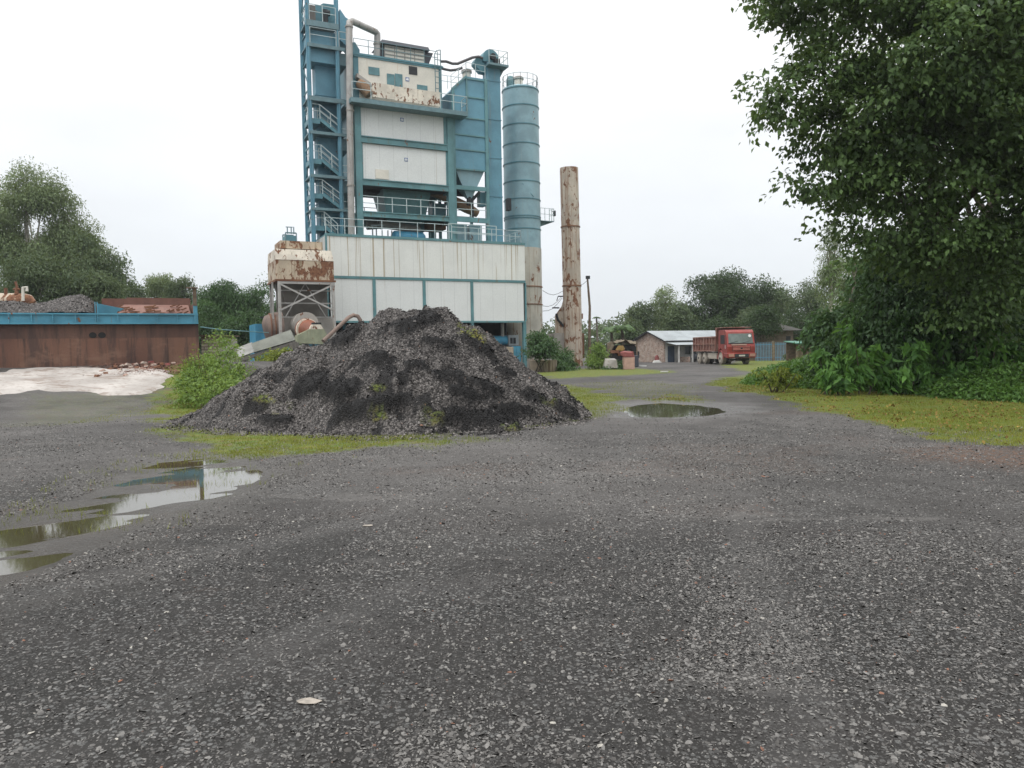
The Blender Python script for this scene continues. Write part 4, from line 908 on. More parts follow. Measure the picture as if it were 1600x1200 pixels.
# ================================================================== rusty dust collector box on its frame (front left of the building)
VD = -4.2
d0, d1 = fu(431, 420, VD), fu(521.5, 420, VD); zA, zB_, zC = fz(476, 390, VD), fz(476, 407, VD), fz(477, 437, VD)
dc = pthing('dust_collector', 'rust eaten box on a braced grey frame at the left end of the clad building', 'dust collector', (d0+d1)/2, VD+2, 0)
DD = VD+3.2
PM().box((d0, VD, zC), (d1, DD, zB_)).build('lower_box', M['box_rust'], dc)
PM().hexa([(d0, VD-.02, zB_+.01), (d1, VD-.02, zB_+.01), (d1, DD, zB_+.01), (d0, DD, zB_+.01), (d0+.02, VD+.12, zA), (d1-.1, VD+.12, zA), (d1-.1, DD-.1, zA), (d0+.02, DD-.1, zA)]).build('upper_hood', M['cream_rust'], dc)
pb(PM(), 438, 377, 504, 389, VD+.6, DD-.4).build('top_tier', M['box_rust'], dc)
pb(PM(), 446, 368, 463, 377, VD+.9, VD+1.9).build('top_valve', M['teal'], dc)
q = PM(); ta, tb_ = fu(446, 365, VD+.9), fu(463, 365, VD+.9); z0, z1 = fz(455, 376, VD+.9), fz(455, 364, VD+.9)
for u_ in (ta, tb_): q.bar((u_, VD+.9, z0), (u_, VD+.9, z1), .06); q.bar((u_, VD+1.9, z0), (u_, VD+1.9, z1), .06)
q.bar((ta, VD+.9, z1), (tb_, VD+.9, z1), .08).bar((ta, VD+1.9, z1), (tb_, VD+1.9, z1), .08)
for x in (449, 455, 459): u_ = fu(x, 360, VD+1.3); q.bar((u_, VD+1.3, z1), (u_, VD+1.3, fz(x, 354.5, VD+1.3)), .06)
q.bar((ta+.1, VD+1.3, fz(455, 355, VD+1.3)), (tb_-.15, VD+1.3, fz(455, 355, VD+1.3)), .05).build('valve_frame', M['rail_d'], dc)
PM().box((d0-.05, VD-.08, zC-.12), (d1+.1, DD+.1, zC)).build('rim', M['rust'], dc)
f = PM()
fl, fr_ = fu(436.5, 460, VD), fu(521, 460, VD); zf0 = 0; f.box((fl-.02, VD-.06, zC-.28), (fr_+.02, VD+.02, zC-.13))
for u_ in (fl, fr_):
    for v in (VD, DD): f.box((u_-.09, v-.07, 0), (u_+.09, v+.07, zC-.13))
f.box((fl-.35, VD+.6, 0), (fl-.25, VD+.7, zC-.13))
zx0, zx1 = fz(478, 485, VD), fz(478, 444, VD)
f.bar((fl, VD-.02, zx1), (fr_, VD-.02, zx0), .13, .1); f.bar((fl, VD-.06, zx0), (fr_, VD-.06, zx1), .13, .1)
for zz_ in (fz(478, 453, VD), fz(478, 473, VD), fz(478, 495, VD)): f.box((fl, VD+.5, zz_-.04), (fr_, VD+.56, zz_+.04))
um_ = (fl+fr_)/2; f.bar((um_, VD+.45, zC-.2), (fl+.4, VD+.45, fz(478, 495, VD)), .06).bar((um_, VD+.45, zC-.2), (fr_-.4, VD+.45, fz(478, 495, VD)), .06)
f.build('support_frame', M['frame_g'], dc)
PM().hexa([(fl+.9, VD+1.3, fz(478, 496, VD)), (fr_-.9, VD+1.3, fz(478, 496, VD)), (fr_-.9, DD-.6, fz(478, 496, VD)), (fl+.9, DD-.6, fz(478, 496, VD)), (fl+.1, VD+.6, zC-.1), (fr_-.1, VD+.6, zC-.1), (fr_-.1, DD-.1, zC-.1), (fl+.1, DD-.1, zC-.1)]).box((fl+.05, VD+1.5, fz(478, 496, VD)), (fr_-.05, VD+1.6, zC-.1)).build('dust_hopper', M['dgrey'], dc)
pb(PM(), 437, 497, 521, 530, VD+.9, VD+2.4).build('lower_casing', M['grey'], dc)
M['brownpipe'] = rusty('brown_grey_pipe', (.13, .10, .085), (.21, .15, .12), (.08, .065, .06))
# round dryer mouth and its orange and grey burner cover in front
bn = thing('burner', 'orange and grey green burner hood in front of the dust collector frame', 'burner', LW((fl+fr_)/2+.2, VD-2, 0), TH)
c_ = fp(479, 507, VD-.6); PM().tube([(c_[0], VD+.7, c_[2]), (c_[0], VD-.5, c_[2])], .78, 24).build('dryer_mouth', M['grey'], bn, 40)
c_ = fp(482, 517, VD-1.2); PM().tube([(c_[0], VD-.55, c_[2]+.1), (c_[0]+.05, VD-1.2, c_[2]), (c_[0]+.1, VD-1.5, c_[2]-.1)], [.72, .62, .3], 20).build('orange_cowl', M['orange'], bn, 40)
PM().tube([(c_[0]-.02, VD-.9, c_[2]+.04), (c_[0], VD-1.0, c_[2]+.04)], .74, 20).build('cowl_ring', M['cream_rust'], bn, 40)
pc = lambda x, y: fp(x, y, VD-2.0)
PM().prism([pc(463, 536), pc(465, 524), pc(484, 514), pc(506, 514), pc(514, 527), pc(508, 538)], (0, .9, 0)).build('lower_cover', M['greengrey'], bn)
PM().prism([pc(484, 514.5), pc(488, 507), pc(500, 506), pc(506, 514.5)], (0, .8, 0)).build('cap_cover', M['cream_rust'], bn)
PM().box(pc(488, 504), tuple(Vector(pc(502, 507))+Vector((0, .3, 0)))).build('bracket', M['dark'], bn)
dr = thing('rusty_drum', 'bulging rusty drum lying left of the dust collector frame', 'drum', LW(fl-.8, VD+1.5, 0), TH)
zq = fz(425, 515, VD+1); PM().tube([(fl-.75, VD+1.3, zq-.1), (fl-.55, VD+1.3, zq-.05), (fl-.1, VD+1.4, zq), (fl+.3, VD+1.4, zq)], [.6, .95, 1.1, 1.15], 24).build('shell', M['brownpipe'], dr, 50)
q = PM()
for du in (-.45, -.2): q.tube([(fl+du-.03, VD+1.35, zq), (fl+du+.03, VD+1.35, zq)], 1.1+du*.1, 24)
q.build('band', M['rust'], dr, 50)
MB().box(P(406, 497, 52), P(430, 494, 52)+Vector((0, 1.5, 0))).build('lid_plate', M['dark'], dr)
bc = thing('blue_container', 'plain blue steel container behind the rusty drum', 'container', LW(fl-2.5, VD+6, 0), TH)
a_ = fp(399, 515, VD+5); b_ = fp(428, 515, VD+5); PM().box((a_[0], VD+5, 0), (b_[0]+1.5, VD+8, fz(405, 506, VD+5))).build('body', M['bluepanel'], bc)
q = PM()
for i in range(8): x_ = a_[0]+.15+i*.35; q.box((x_, VD+4.96, .1), (x_+.12, VD+5, fz(405, 506, VD+5)-.1))
q.build('rib', M['bluepanel'], bc)
# brown suction hose arching over the heap
h_ = MB().tube([P(505, 533, 43), P(517, 522, 43.5), P(535, 505, 44), P(545, 496, 44.5), P(552, 492.5, 45), P(559, 494, 45), P(563, 500, 45), P(565, 512, 45)], .115, 10).build('bent_pipe', M['brownpipe'], None, 60); put(h_, 'brown bent pipe arching out from behind the heap', 'pipe')
# corrugated sheet cover of the inclined conveyor
YC2 = 38.0
cv = thing('conveyor', 'sloping conveyor under a corrugated sheet cover left of the heap', 'conveyor', P(415, 545, YC2) - Vector((0, 0, P(415, 545, YC2).z)))
def corr(a, b, c_, d_, n, mb, amp=.03):           # wavy sheet: a-b lower edge, d-c upper edge
    a, b, c_, d_ = map(Vector, (a, b, c_, d_)); nr = ((b-a).cross(d_-a)).normalized(); vs_ = []; fs_ = []
    for i in range(n+1):
        f_ = i/n; o_ = nr*(amp*cos(i*pi)); vs_ += [a.lerp(d_, f_)+o_, b.lerp(c_, f_)+o_, a.lerp(d_, f_)+o_+nr*.012, b.lerp(c_, f_)+o_+nr*.012]
    for i in range(n):
        k = i*4; fs_ += [(k, k+1, k+5, k+4), (k+2, k+6, k+7, k+3), (k, k+4, k+6, k+2), (k+1, k+3, k+7, k+5)]
    mb._add(vs_, fs_); return mb
back = Vector((-.3, 1.3, 0))
corr(P(370, 561, YC2), P(399, 551, YC2+.3), P(394, 536, YC2+.9), P(365, 547, YC2+.6), 8, MB(), .05).build('cover_sheet', M['plaster'], cv)
corr(P(398, 552, YC2+.2), P(462, 533, YC2+1), P(454, 515, YC2+1.6), P(392, 537, YC2+.8), 9, MB(), .07).build('cover_sheet', M['corr'], cv)
q = MB(); q.bar(P(372, 563, YC2), P(462, 535, YC2+1), .12, .16); q.bar(P(372, 563, YC2)+back, P(462, 535, YC2+1)+back, .12, .16)
for x, y in ((398, 553), (455, 536), (430, 544)): p_ = P(x, y, YC2+.4); q.bar(p_, Vector((p_.x+.2, p_.y, 0)), .08); q.bar(p_+back, Vector((p_.x+.2, p_.y+1.3, 0)), .08)
q.box(P(452, 545, YC2+.6), P(462, 535, YC2+.6)+Vector((0, .6, 0))).build('frame', M['dgrey'], cv)
# ================================================================== cold feed bins behind the pale slab
YW = 30.2
bw = np.array(P(311, 540, YW)); 
def BL(a, v, z): return Vector((bw[0]+a*U[0]+v*V[0], bw[1]+a*U[1]+v*V[1], z))
def bF(px, py, v=0):
    d = ray(px, py); o = np.array([0, 0, CAMH])-bw; o[2] = CAMH
    t = (v - o[:2]@V[:2])/(d[:2]@V[:2]); q_ = o+t*d; return float(q_[:2]@U[:2]), float(CAMH+t*d[2])
def BM_(): return MB(BL)
zw0, zg0, zg1 = bF(155, 570)[1], bF(155, 506.5)[1], bF(155, 489.5)[1]
bi = thing('feed_bin', 'long rusty bin wall topped by a bright blue girder at the left', 'aggregate bin', BL(-6, 1, zw0), TH)
LL = -13.0
zs_ = bF(155, 528)[1]
M['binupper'] = rusty('dark_rusty_plate', (.062, .036, .03), (.10, .055, .042), (.045, .03, .028), panel=4.3)
BM_().box((LL, 0, .3), (0, .04, zs_-.01)).build('lower_plate', M['binwall'], bi); BM_().box((LL, .03, zs_-.03), (0, .07, zg0)).build('upper_plate', M['binupper'], bi)
q = BM_()
for x in (38, 110, 205, 262): a = bF(x, 540)[0]; BM_().box((a-.02, -.012, .6), (a+.02, -.001, zs_-.02)).build('weld_seam', M['binupper'], bi)
q = BM_()
for px in (145, 159.5):
    a, z = bF(px, 524); q.prism([(a+.13*cos(t_), -.004, z+(.12 if sin(t_) > 0 else .10)*sin(t_)) for t_ in np.linspace(0, 2*pi, 12)[:-1]], (0, .02, 0))
q.build('wall_hole', M['black'], bi)
q = BM_(); q.box((LL, -.05, zg0+.06), (0, .0, zg1-.06)).box((LL, -.14, zg0), (0.0, .1, zg0+.055)).box((LL, -.12, zg1-.055), (0, .1, zg1))
a0 = bF(151, 495)[0]
st_ = [bF(x, 497)[0] for x in (14, 49.5, 82.5, 118, 184, 216, 246, 277, 305)]
for a in st_: q.box((a-.02, -.12, zg0+.06), (a+.02, -.05, zg1-.06))
q.build('girder', M['girder'], bi)
q = BM_(); q.box((a0-.05, -.13, zg0+.06), (a0-.02, .06, bF(151, 472)[1])).box((a0+.02, -.13, zg0+.06), (a0+.05, .06, bF(151, 472)[1])).prism([(a0, .0, zg1), (a0+.03, .0, bF(151, 474)[1]), (a0+.9, .9, bF(165, 480)[1]), (a0+.6, .6, zg1)], (.02, .05, 0)).build('divider_post', M['girder'], bi)
zp_ = bF(307, 451)[1]
q = BM_(); q.box((-.16, -.1, zg0), (-.02, .1, zp_)).build('end_post', M['girder'], bi)
BM_().box((-.17, -.12, bF(307, 478)[1]), (-.03, -.1, zp_)).box((-.4, -.2, zp_), (.02, .1, zp_+.04)).build('post_cap', M['wood'], bi)
# inner sloping hopper plates of the right bin and the rear plates
zr0, zr1 = bF(230, 479, 1.6)[1], bF(230, 464.5, 2.6)[1]
q = BM_(); q.hexa([(a0+.3, .1, zg1-.3), (-.2, .1, zg1-.3), (-.2, 2.4, zr0+.05), (a0+.9, 2.4, zr0+.05), (a0+.3, .1, zg1-.2), (-.2, .1, zg1-.2), (-.2, 2.4, zr0+.12), (a0+.9, 2.4, zr0+.12)])
q.box((a0+.1, 2.6, zr0-.5), (-.1, 2.68, bF(230, 467, 2.6)[1])).box((a0+1.0, 2.95, zr0-.5), (-.1, 3.0, zr1)); q.build('hopper_plate', M['binin'], bi)
q = BM_(); q.box((-.1, .1, zg0), (-.04, 3.0, zr0+.1)).box((a0-.1, .1, zg0), (a0-.04, 2.6, zr0)).box((LL, 3.0, 0), (0, 3.04, zr0)).box((-.04, .1, .3), (0, 3, zg0)).build('end_plate', M['binwall'], bi)
random.seed(7)
q = BM_()
for i in range(60):
    a = random.uniform(a0+.6, -.3); v = random.uniform(.2, 1.9); z = zg1-.2+(v-.1)*(zr0-zg1+.35)/2.3
    s_ = random.uniform(.04, .13); q.bar((a-s_, v, z+.03), (a+s_, v+random.uniform(-.1, .1), z+random.uniform(.02, .14)), s_*.7, .05)
q.build('rust_flakes', M['rust'], bi); [c_ for c_ in bi.children if c_.name.startswith('rust_flakes')][0]['kind'] = 'stuff'
# stone heaped in the left bins
gxs = np.arange(LL, a0-.05, .06); gvs = np.arange(.05, 2.9, .06); A_, V_ = np.meshgrid(gxs, gvs)
prof = [bF(x, y, 1.2) for x, y in ((-60, 478), (0, 470), (20, 471), (50, 474), (75, 472), (95, 464.5), (115, 460.5), (128, 461), (140, 466), (150, 473))]
Hh = np.interp(A_, [p[0] for p in prof], [p[1] for p in prof])
Z_ = zg1-.05 + (Hh-zg1+.05)*np.clip(1-np.abs(V_-1.2)/1.25, 0, 1)**.8 + (fbm(A_, V_, 3, 5)-.5)*.14
W = np.stack([bw[0]+A_*U[0]+V_*V[0], bw[1]+A_*U[1]+V_*V[1], Z_], -1).reshape(-1, 3)
n_y, n_x = A_.shape; idx = np.arange(n_x*n_y).reshape(n_y, n_x); fc = np.stack([idx[:-1,:-1], idx[:-1,1:], idx[1:,1:], idx[1:,:-1]], -1).reshape(-1, 4)
lo = thing('stone_load', 'grey crushed stone heaped above the blue girder in the left bin', 'stone load', BL(-9, 1.2, zg1), TH)
npmesh('heap', W, fc, M['pile'], lo, attrs=dict(dark=np.zeros(len(W)), moss=np.zeros(len(W))), smooth=True)
a_ = rng.uniform(LL, a0-.05, 9000); v2_ = rng.uniform(.05, 2.0, 9000); i_ = np.clip(((v2_-.05)/.06).astype(int), 0, n_y-1); j_ = np.clip(((a_-LL)/.06).astype(int), 0, n_x-1)
so = stones(bw[0]+a_*U[0]+v2_*V[0], bw[1]+a_*U[1]+v2_*V[1], Z_[i_, j_], rng.uniform(.02, .05, 9000), 'stone_chips', M['chip'], .7, tilt=.6)
so.data.transform(root_matrix(lo).inverted()); so.parent = lo; so['kind'] = 'stuff'
# rusty tank behind the bins
tk = thing('rusty_tank', 'rust spotted horizontal tank peeping over the stone in the left bin', 'tank', P(20, 470, 40))
MB().tube([P(-80, 470, 40), P(38, 471, 40), P(46, 471.5, 40), P(54, 474, 40)], [.42, .42, .36, .15], 20).build('shell', M['box_rust'], tk, 40)
MB().tube([P(26, 460, 39.8), P(26, 448, 39.8)], [.11, .07], 8).tube([P(21, 452, 39.8), P(31, 452, 39.8)], .06, 6).tube([P(24, 440, 39.8), P(27, 450, 39.8)], .06, 6).tube([P(9, 462, 39.8), P(9, 450, 39.8)], .08, 6).build('valve', M['rust'], tk)
MB().tube([P(36, 470, 39.5), P(36, 449, 39.5), P(42, 448.5, 39.5), P(42, 455, 39.5)], .07, 6).build('vent_pipe', M['cream'], tk)
# cream block cabin right of the bin
cb = thing('block_cabin', 'small cream block cabin half hidden behind the lime bush', 'cabin', (P(327, 575, 33).x, 33, 0), radians(10))
a_ = P(316, 575, 33); b_ = P(340, 525, 33); MB().box((a_.x, 33, .3), (b_.x, 35, b_.z)).build('wall', M['brick_cream'], cb)
MB().box((b_.x+.01, 33.05, .3), (P(347, 525, 33).x, 34.8, b_.z-.1)).build('side_panel', M['grey'], cb)
MB().box((a_.x-.1, 32.8, b_.z), (b_.x+.2, 35.1, b_.z+.05)).build('roof', M['wood'], cb)
h_ = MB().tube([P(314, 511, 30), P(328, 513, 31), P(345, 515, 33), P(420, 520, 46)], .025, 5).build('strung_pipe', M['teal2']); put(h_, 'thin green pipe running right from the rusty bin wall', 'pipe')
# broken red bricks on the slab
bspots = [(152,590.5),(196,590),(160,583),(172,580),(187,581),(205,576),(214,578),(228,575),(240,573),(252,572),(262,572),(225,570),(246,577),(200,573),(271,570),(165,586),(191,574),(236,569),(180,576),(212,572),(222,580),(257,568)]
how = ['lone flat', 'lone upright', 'long tilted', 'pair-topping', 'cracked', 'half buried', 'pale', 'squat', 'leaning', 'chipped']
bg = 'broken bricks on the pale slab'
random.seed(11)
for i, (x, y) in enumerate(bspots):
    p = slope_hit(x, y); s_ = random.uniform(.55, .95)
    q = MB(); q.hexa([(-.13*s_, -.07, -.03), (.13*s_, -.08, -.03), (.12*s_, .07, -.03), (-.14*s_, .06, -.03), (-.12*s_, -.07, .07*s_), (.11*s_, -.06, .09*s_), (.12*s_, .06, .08), (-.11*s_, .05, .08*s_)])
    o = q.build('brick', M['rust'] if i % 3 == 0 else M['red'] if i % 7 == 3 else M['brick'], None, bevel=.012)
    o.location = (p.x, p.y, p.z+.05); o.rotation_euler = (random.uniform(-.2, .2), random.uniform(-.3, .3), random.uniform(0, 3))
    put(o, 'broken red brick lying on the upper right part of the pale slab' if i > 1 else ('flat broken brick lying alone lowest and leftmost on the pale slab' if i == 0 else 'brick lying alone low on the slab right of the flat one'), 'brick', bg)
rbx, rby = [], []
for _ in range(2600):
    x = random.gauss(225, 38); y = 578+random.gauss(0, 1)*3.2-(x-225)*.05
    Y0 = 29.2+random.uniform(-1.9, .6)+ (x-225)*.008; p = P(x, y, Y0); rbx.append(p.x); rby.append(Y0)
rbx = np.array(rbx); rby = np.array(rby); o = stones(rbx, rby, gz(rbx, rby)+.05, rng.uniform(.015, .05, len(rbx)), 'rubble', plain('red_brown_rubble', (.15, .075, .055), .9, .5, 2), .6); put(o, 'scattered red brick rubble at the foot of the rusty wall', kind='stuff')

# ================================================================== by the chimney
pl_ = G(850, 581); tr_ = thing('concrete_trough', 'round stained concrete trough in front of the dark bush', 'trough', (pl_.x, pl_.y+.8, 0))
R1 = 22/1200*pl_.y; zt_ = P(850, 563, pl_.y).z
MB().lathe((pl_.x, pl_.y+R1), [(R1*.96, 0), (R1, .1), (R1, zt_-.08), (R1*1.03, zt_), (R1*.9, zt_), (R1*.88, zt_-.12)], 28).build('rim_wall', M['concrete'], tr_, 40)
pp_ = G(983.5, 577.5); pi_ = thing('gate_pillar', 'short pink plastered pillar with a dull red cap', 'pillar', pp_)
hw = 8.3/1200*pp_.y; zt_ = P(983, 558, pp_.y).z; z2_ = P(983, 549.5, pp_.y).z
MB().hexa([(pp_.x-hw, pp_.y, 0), (pp_.x+hw, pp_.y, 0), (pp_.x+hw, pp_.y+.8, 0), (pp_.x-hw, pp_.y+.8, 0), (pp_.x-hw*1.04, pp_.y, zt_), (pp_.x+hw*1.02, pp_.y, zt_), (pp_.x+hw, pp_.y+.8, zt_), (pp_.x-hw, pp_.y+.8, zt_)]).build('shaft', M['pink'], pi_, bevel=.03)
MB().hexa([(pp_.x-hw-.05, pp_.y-.03, zt_), (pp_.x+hw+.03, pp_.y-.03, zt_), (pp_.x+hw, pp_.y+.8, zt_), (pp_.x-hw, pp_.y+.8, zt_), (pp_.x-hw-.3, pp_.y, z2_), (pp_.x+hw-.15, pp_.y, z2_-.05), (pp_.x+hw-.1, pp_.y+.8, z2_), (pp_.x-hw+.1, pp_.y+.8, z2_+.05)]).build('cap', M['red'], pi_, bevel=.04)
ws = P(955, 565, 56); o = MB().hexa([(ws.x-.55, 56, .1), (ws.x+.5, 56, .1), (ws.x+.5, 57.2, .1), (ws.x-.55, 57.2, .1), (ws.x-.4, 56.2, .75), (ws.x+.4, 56.1, .72), (ws.x+.35, 57.0, .8), (ws.x-.35, 57.0, .8)]).build('covered_crate', M['grey']); put(o, 'pale grey covered crate low among the weeds left of the pink pillar', 'crate')
o = MB().box((P(990, 565, 62).x, 62, .0), (P(998, 552, 62).x, 62.8, P(995, 555, 62).z)).build('steel_bin', M['roofdark'], None, bevel=.05); put(o, 'dark steel bin standing between pink pillar and brick house', 'bin')
# old loader wreck under a tarpaulin
YJ = 64.
J = lambda x, y, dy=0: P(x, y, YJ+dy)
jt = thing('tarp_covered_wreck', 'wrecked machine under a sagging brown tarpaulin beside the palm', 'wrecked machine', (J(972, 560).x, YJ, 0))
nn_ = 14; tv = []; tf = []
for j in range(6):
    for i in range(nn_): 
        f_ = i/(nn_-1); x = 949+47*f_; y = 537-4*sin(pi*f_)+(5*max(0, .25-f_)*4) - 0*j + 1.2*sin(i*2.1+j); tv.append(tuple(J(x, y, j*.6)+Vector((0, 0, .12*sin(j*1.7+i)))))
for j in range(5):
    for i in range(nn_-1): k = j*nn_+i; tf.append((k, k+1, k+nn_+1, k+nn_))
q = MB(); q._add(tv, tf); o = q.build('tarpaulin', M['tarp'], jt); md = o.modifiers.new('thick', 'SOLIDIFY'); md.thickness = .05
q = MB(); q.prism([J(949, 536), J(956, 533.5), J(960, 540), J(955, 548), J(950, 545)], (0, .5, 0)); q.build('tarpaulin_flap', M['tarp'], jt)
MB().box(J(953, 548, .5), J(985, 539, 3)).box(J(958, 560, .3), J(992, 549, 2.6)).build('body', M['dark'], jt)
MB().prism([J(962, 547), J(966, 540), J(974, 540), J(977, 546), J(972, 549)], (0, .6, 0)).build('yellow_drum', M['yellow'], jt, bevel=.05)
MB().box(J(954, 552, -.1), J(966, 547, .4)).box(J(966, 556, -.1), J(990, 551, .2)).build('side_rail', M['rust'], jt)
MB().prism([J(970, 556, -.3), J(968, 551, -.3), J(975, 548, -.3), J(990, 549, -.3), J(990, 553, -.3), J(976, 558, -.3)], (0, .8, 0)).build('red_bonnet', M['red'], jt, bevel=.04)
for x in (958, 972, 986): MB().tube([J(x, 561, -.1), J(x, 561, .3)], .42, 16).build('wheel', M['black'], jt, 40)
MB().bar((J(950, 548).x, YJ, 0), J(950, 540), .1).bar((J(995, 548).x, YJ, 0), J(995, 534), .1).build('prop', M['wood'], jt)
MB().box(J(986, 549, 1), J(993, 541, 1.4)).build('cab_window', M['glass'], jt)
for k, (x, y, lab) in enumerate(((1001, 573, 'crumpled white rag on the grass right of the pink pillar'), (1038, 582, 'small white scrap lying on the track by the verge'), (482, 1098, 'flat pale stone lying alone in the near foreground'), (575, 822, 'small pale flat stone in the middle of the yard'))):
    p = G(x, y); s_ = (.3, .2, .036, .036)[k]
    q = MB(); random.seed(k); ring = [(p.x+s_*cos(t_)*random.uniform(.8, 1.3)*(1.4), p.y+s_*sin(t_)*random.uniform(.7, 1.1)*(1.0), gz1(p.x, p.y)+.004) for t_ in np.linspace(0, 2*pi, 9)[:-1]]
    q.prism(ring, (0, 0, s_*(.35 if k < 2 else .12))); o = q.build(('rag', 'scrap', 'flat_stone', 'flat_stone')[k], M['plaster'] if k < 2 else plain('flat_stone', (.27, .24, .205), .9, .25, 30), None, bevel=s_*.08); put(o, lab, ('rag', 'scrap', 'stone', 'stone')[k])

# ================================================================== brick house with porch
HY = 78.0; hA = P(1037, 565, HY); ph_ = radians(24)
hU = np.array([cos(ph_), sin(ph_), 0]); hV = np.array([-sin(ph_), cos(ph_), 0]); h0 = np.array([hA.x, HY, 0.])
def HL(u, v, z): return Vector(h0+u*hU+v*hV+np.array([0, 0, z]))
def HM(): return MB(HL)
def hF(px, py, v):
    d = ray(px, py); o = np.array([0, 0, CAMH])-h0; t = (v-o@hV)/(d@hV); q_ = o+t*d; return float(q_@hU), float(q_[2])
ho = thing('brick_house', 'brick gabled house with grey tin roof and open porch behind the truck', 'house', HL(5, 2.5, 0), ph_)
ze = P(1037, 532, HY).z; WD = 5.2; LN = 11.5; zpk = P(1014, 518.5, HY+2).z
HM().prism([(0, 0, 0), (0, WD, 0), (0, WD, ze), (0, WD/2, zpk), (0, 0, ze)], (.22, 0, 0)).build('gable_wall', M['brick'], ho)
HM().box((.22, 0, 0), (LN, .2, ze)).box((.22, WD-.2, 0), (LN, WD, ze)).prism([(LN-.2, .2, 0), (LN-.2, WD-.2, 0), (LN-.2, WD-.2, ze), (LN-.2, WD/2, zpk-.1), (LN-.2, .2, ze)], (.2, 0, 0)).build('wall', M['plaster'], ho)
q = HM(); o_ = .35
for s_ in (0, 1):
    y0 = -.35 if s_ == 0 else WD+.35; zz0_ = ze-.12
    corr((-.25, y0, zz0_+.06), (LN+.3, y0, zz0_+.06), (LN+.3, WD/2, zpk+.08), (-.25, WD/2, zpk+.08), 22, q, .015) if s_ == 0 else corr((LN+.3, y0, zz0_+.06), (-.25, y0, zz0_+.06), (-.25, WD/2, zpk+.08), (LN+.3, WD/2, zpk+.08), 22, q, .015)
q.build('roof', M['tin'], ho)
HM().box((.1, -.4, ze-.14), (LN, -.33, ze-.02)).bar((-.27, -.35, ze-.02), (-.27, WD/2, zpk+.03), .06, .12).bar((-.27, WD+.35, ze-.02), (-.27, WD/2, zpk+.03), .06, .12).build('fascia', M['dark'], ho)
pzt, pzb = ze-.22, hF(1070, 539, -2.0)[1]
corr((.1, -2.1, pzb), (LN-.5, -2.1, pzb), (LN-.5, -.3, pzt), (.1, -.3, pzt), 16, HM(), .015).build('porch_roof', M['tin'], ho)
for x_ in (.45, 2.1, 4.6, 7.4, 10.2): HM().box((x_-.06, -2.0, 0), (x_+.06, -1.88, pzb)).build('porch_post', M['plaster'], ho)
d_ = HM().box((.5, -.05, 0), (1.3, -.0, 2.0-.35)).build('door', plain('dark_blue_door', (.035, .055, .085), .6), ho)
for x_ in (2.6, 4.7, 8.0):
    wv = HM(); wv.box((x_-.08, -.06, .7), (x_+1.5, -.01, .78)).box((x_-.08, -.06, 1.6), (x_+1.5, -.01, 1.68)).box((x_-.08, -.06, .78), (x_, -.01, 1.6)).box((x_+1.42, -.06, .78), (x_+1.5, -.01, 1.6)).box((x_+.67, -.06, .78), (x_+.73, -.01, 1.6))
    w2 = wv.build('window', M['plaster'], ho); HM().box((x_, -.035, .78), (x_+1.42, -.012, 1.6)).build('pane', M['glass'], w2)
HM().box((1.7, -1.9, .0), (1.85, -.1, .55)).build('porch_wall', M['brick'], ho)
for (a, b, z, mm, nm, lab, ct) in ((2.3, 4.0, .45, 'roofdark', 'covered_motorcycle', 'dark covered shape parked under the house porch', 'covered motorcycle'), (4.6, 8.0, .6, 'dark', 'long_bench', 'long dark bench along the porch front', 'bench')):
    t = thing(nm, lab, ct, HL((a+b)/2, -1.5, 0), ph_)
    if nm == 'long_bench':
        HM().box((a, -1.9, z-.07), (b, -1.35, z)).build('seat', M['wood'], t)
        for x_ in (a+.1, (a+b)/2, b-.2): HM().box((x_, -1.85, 0), (x_+.1, -1.4, z-.07)).build('leg', M['wood'], t)
    else:
        HM().tube([(a, -1.55, .3), (a+.4, -1.55, .62), (a+.9, -1.55, .5), (a+1.3, -1.55, .62), (b, -1.55, .3)], [.1, .28, .24, .26, .1], 10).build('cover', M[mm], t, 60)
        for x_ in (a+.3, b-.3): HM().tube([(x_, -1.6, .3), (x_, -1.5, .3)], .3, 14).build('wheel', M['black'], t, 40)
for x_, mm, lab in ((4.1, 'red', 'small red drum on the porch step beside the bench'), (-.55, 'red', 'red sack leaning on the brick gable wall')):
    q = HM(); cc = HL(x_, -1.6 if x_ > 0 else .4, 0)
    q = MB(); q.lathe((cc.x, cc.y), [(.2, 0), (.24, .2), (.2, .6), (.08, .75)], 10); o = q.build('drum' if x_ > 0 else 'sack', M[mm], None, 50); put(o, lab, 'drum' if x_ > 0 else 'sack')
p_ = P(1027, 563, 76); o = MB().hexa([(p_.x-.5, 76, 0), (p_.x+.5, 76, 0), (p_.x+.4, 76.6, 0), (p_.x-.4, 76.6, 0), (p_.x-.3, 76.1, .25), (p_.x+.2, 76.1, .3), (p_.x+.2, 76.5, .25), (p_.x-.3, 76.4, .25)]).build('cement_bag', M['plaster'], None, bevel=.06); put(o, 'white slumped bag on the ground at the brick gable', 'bag')
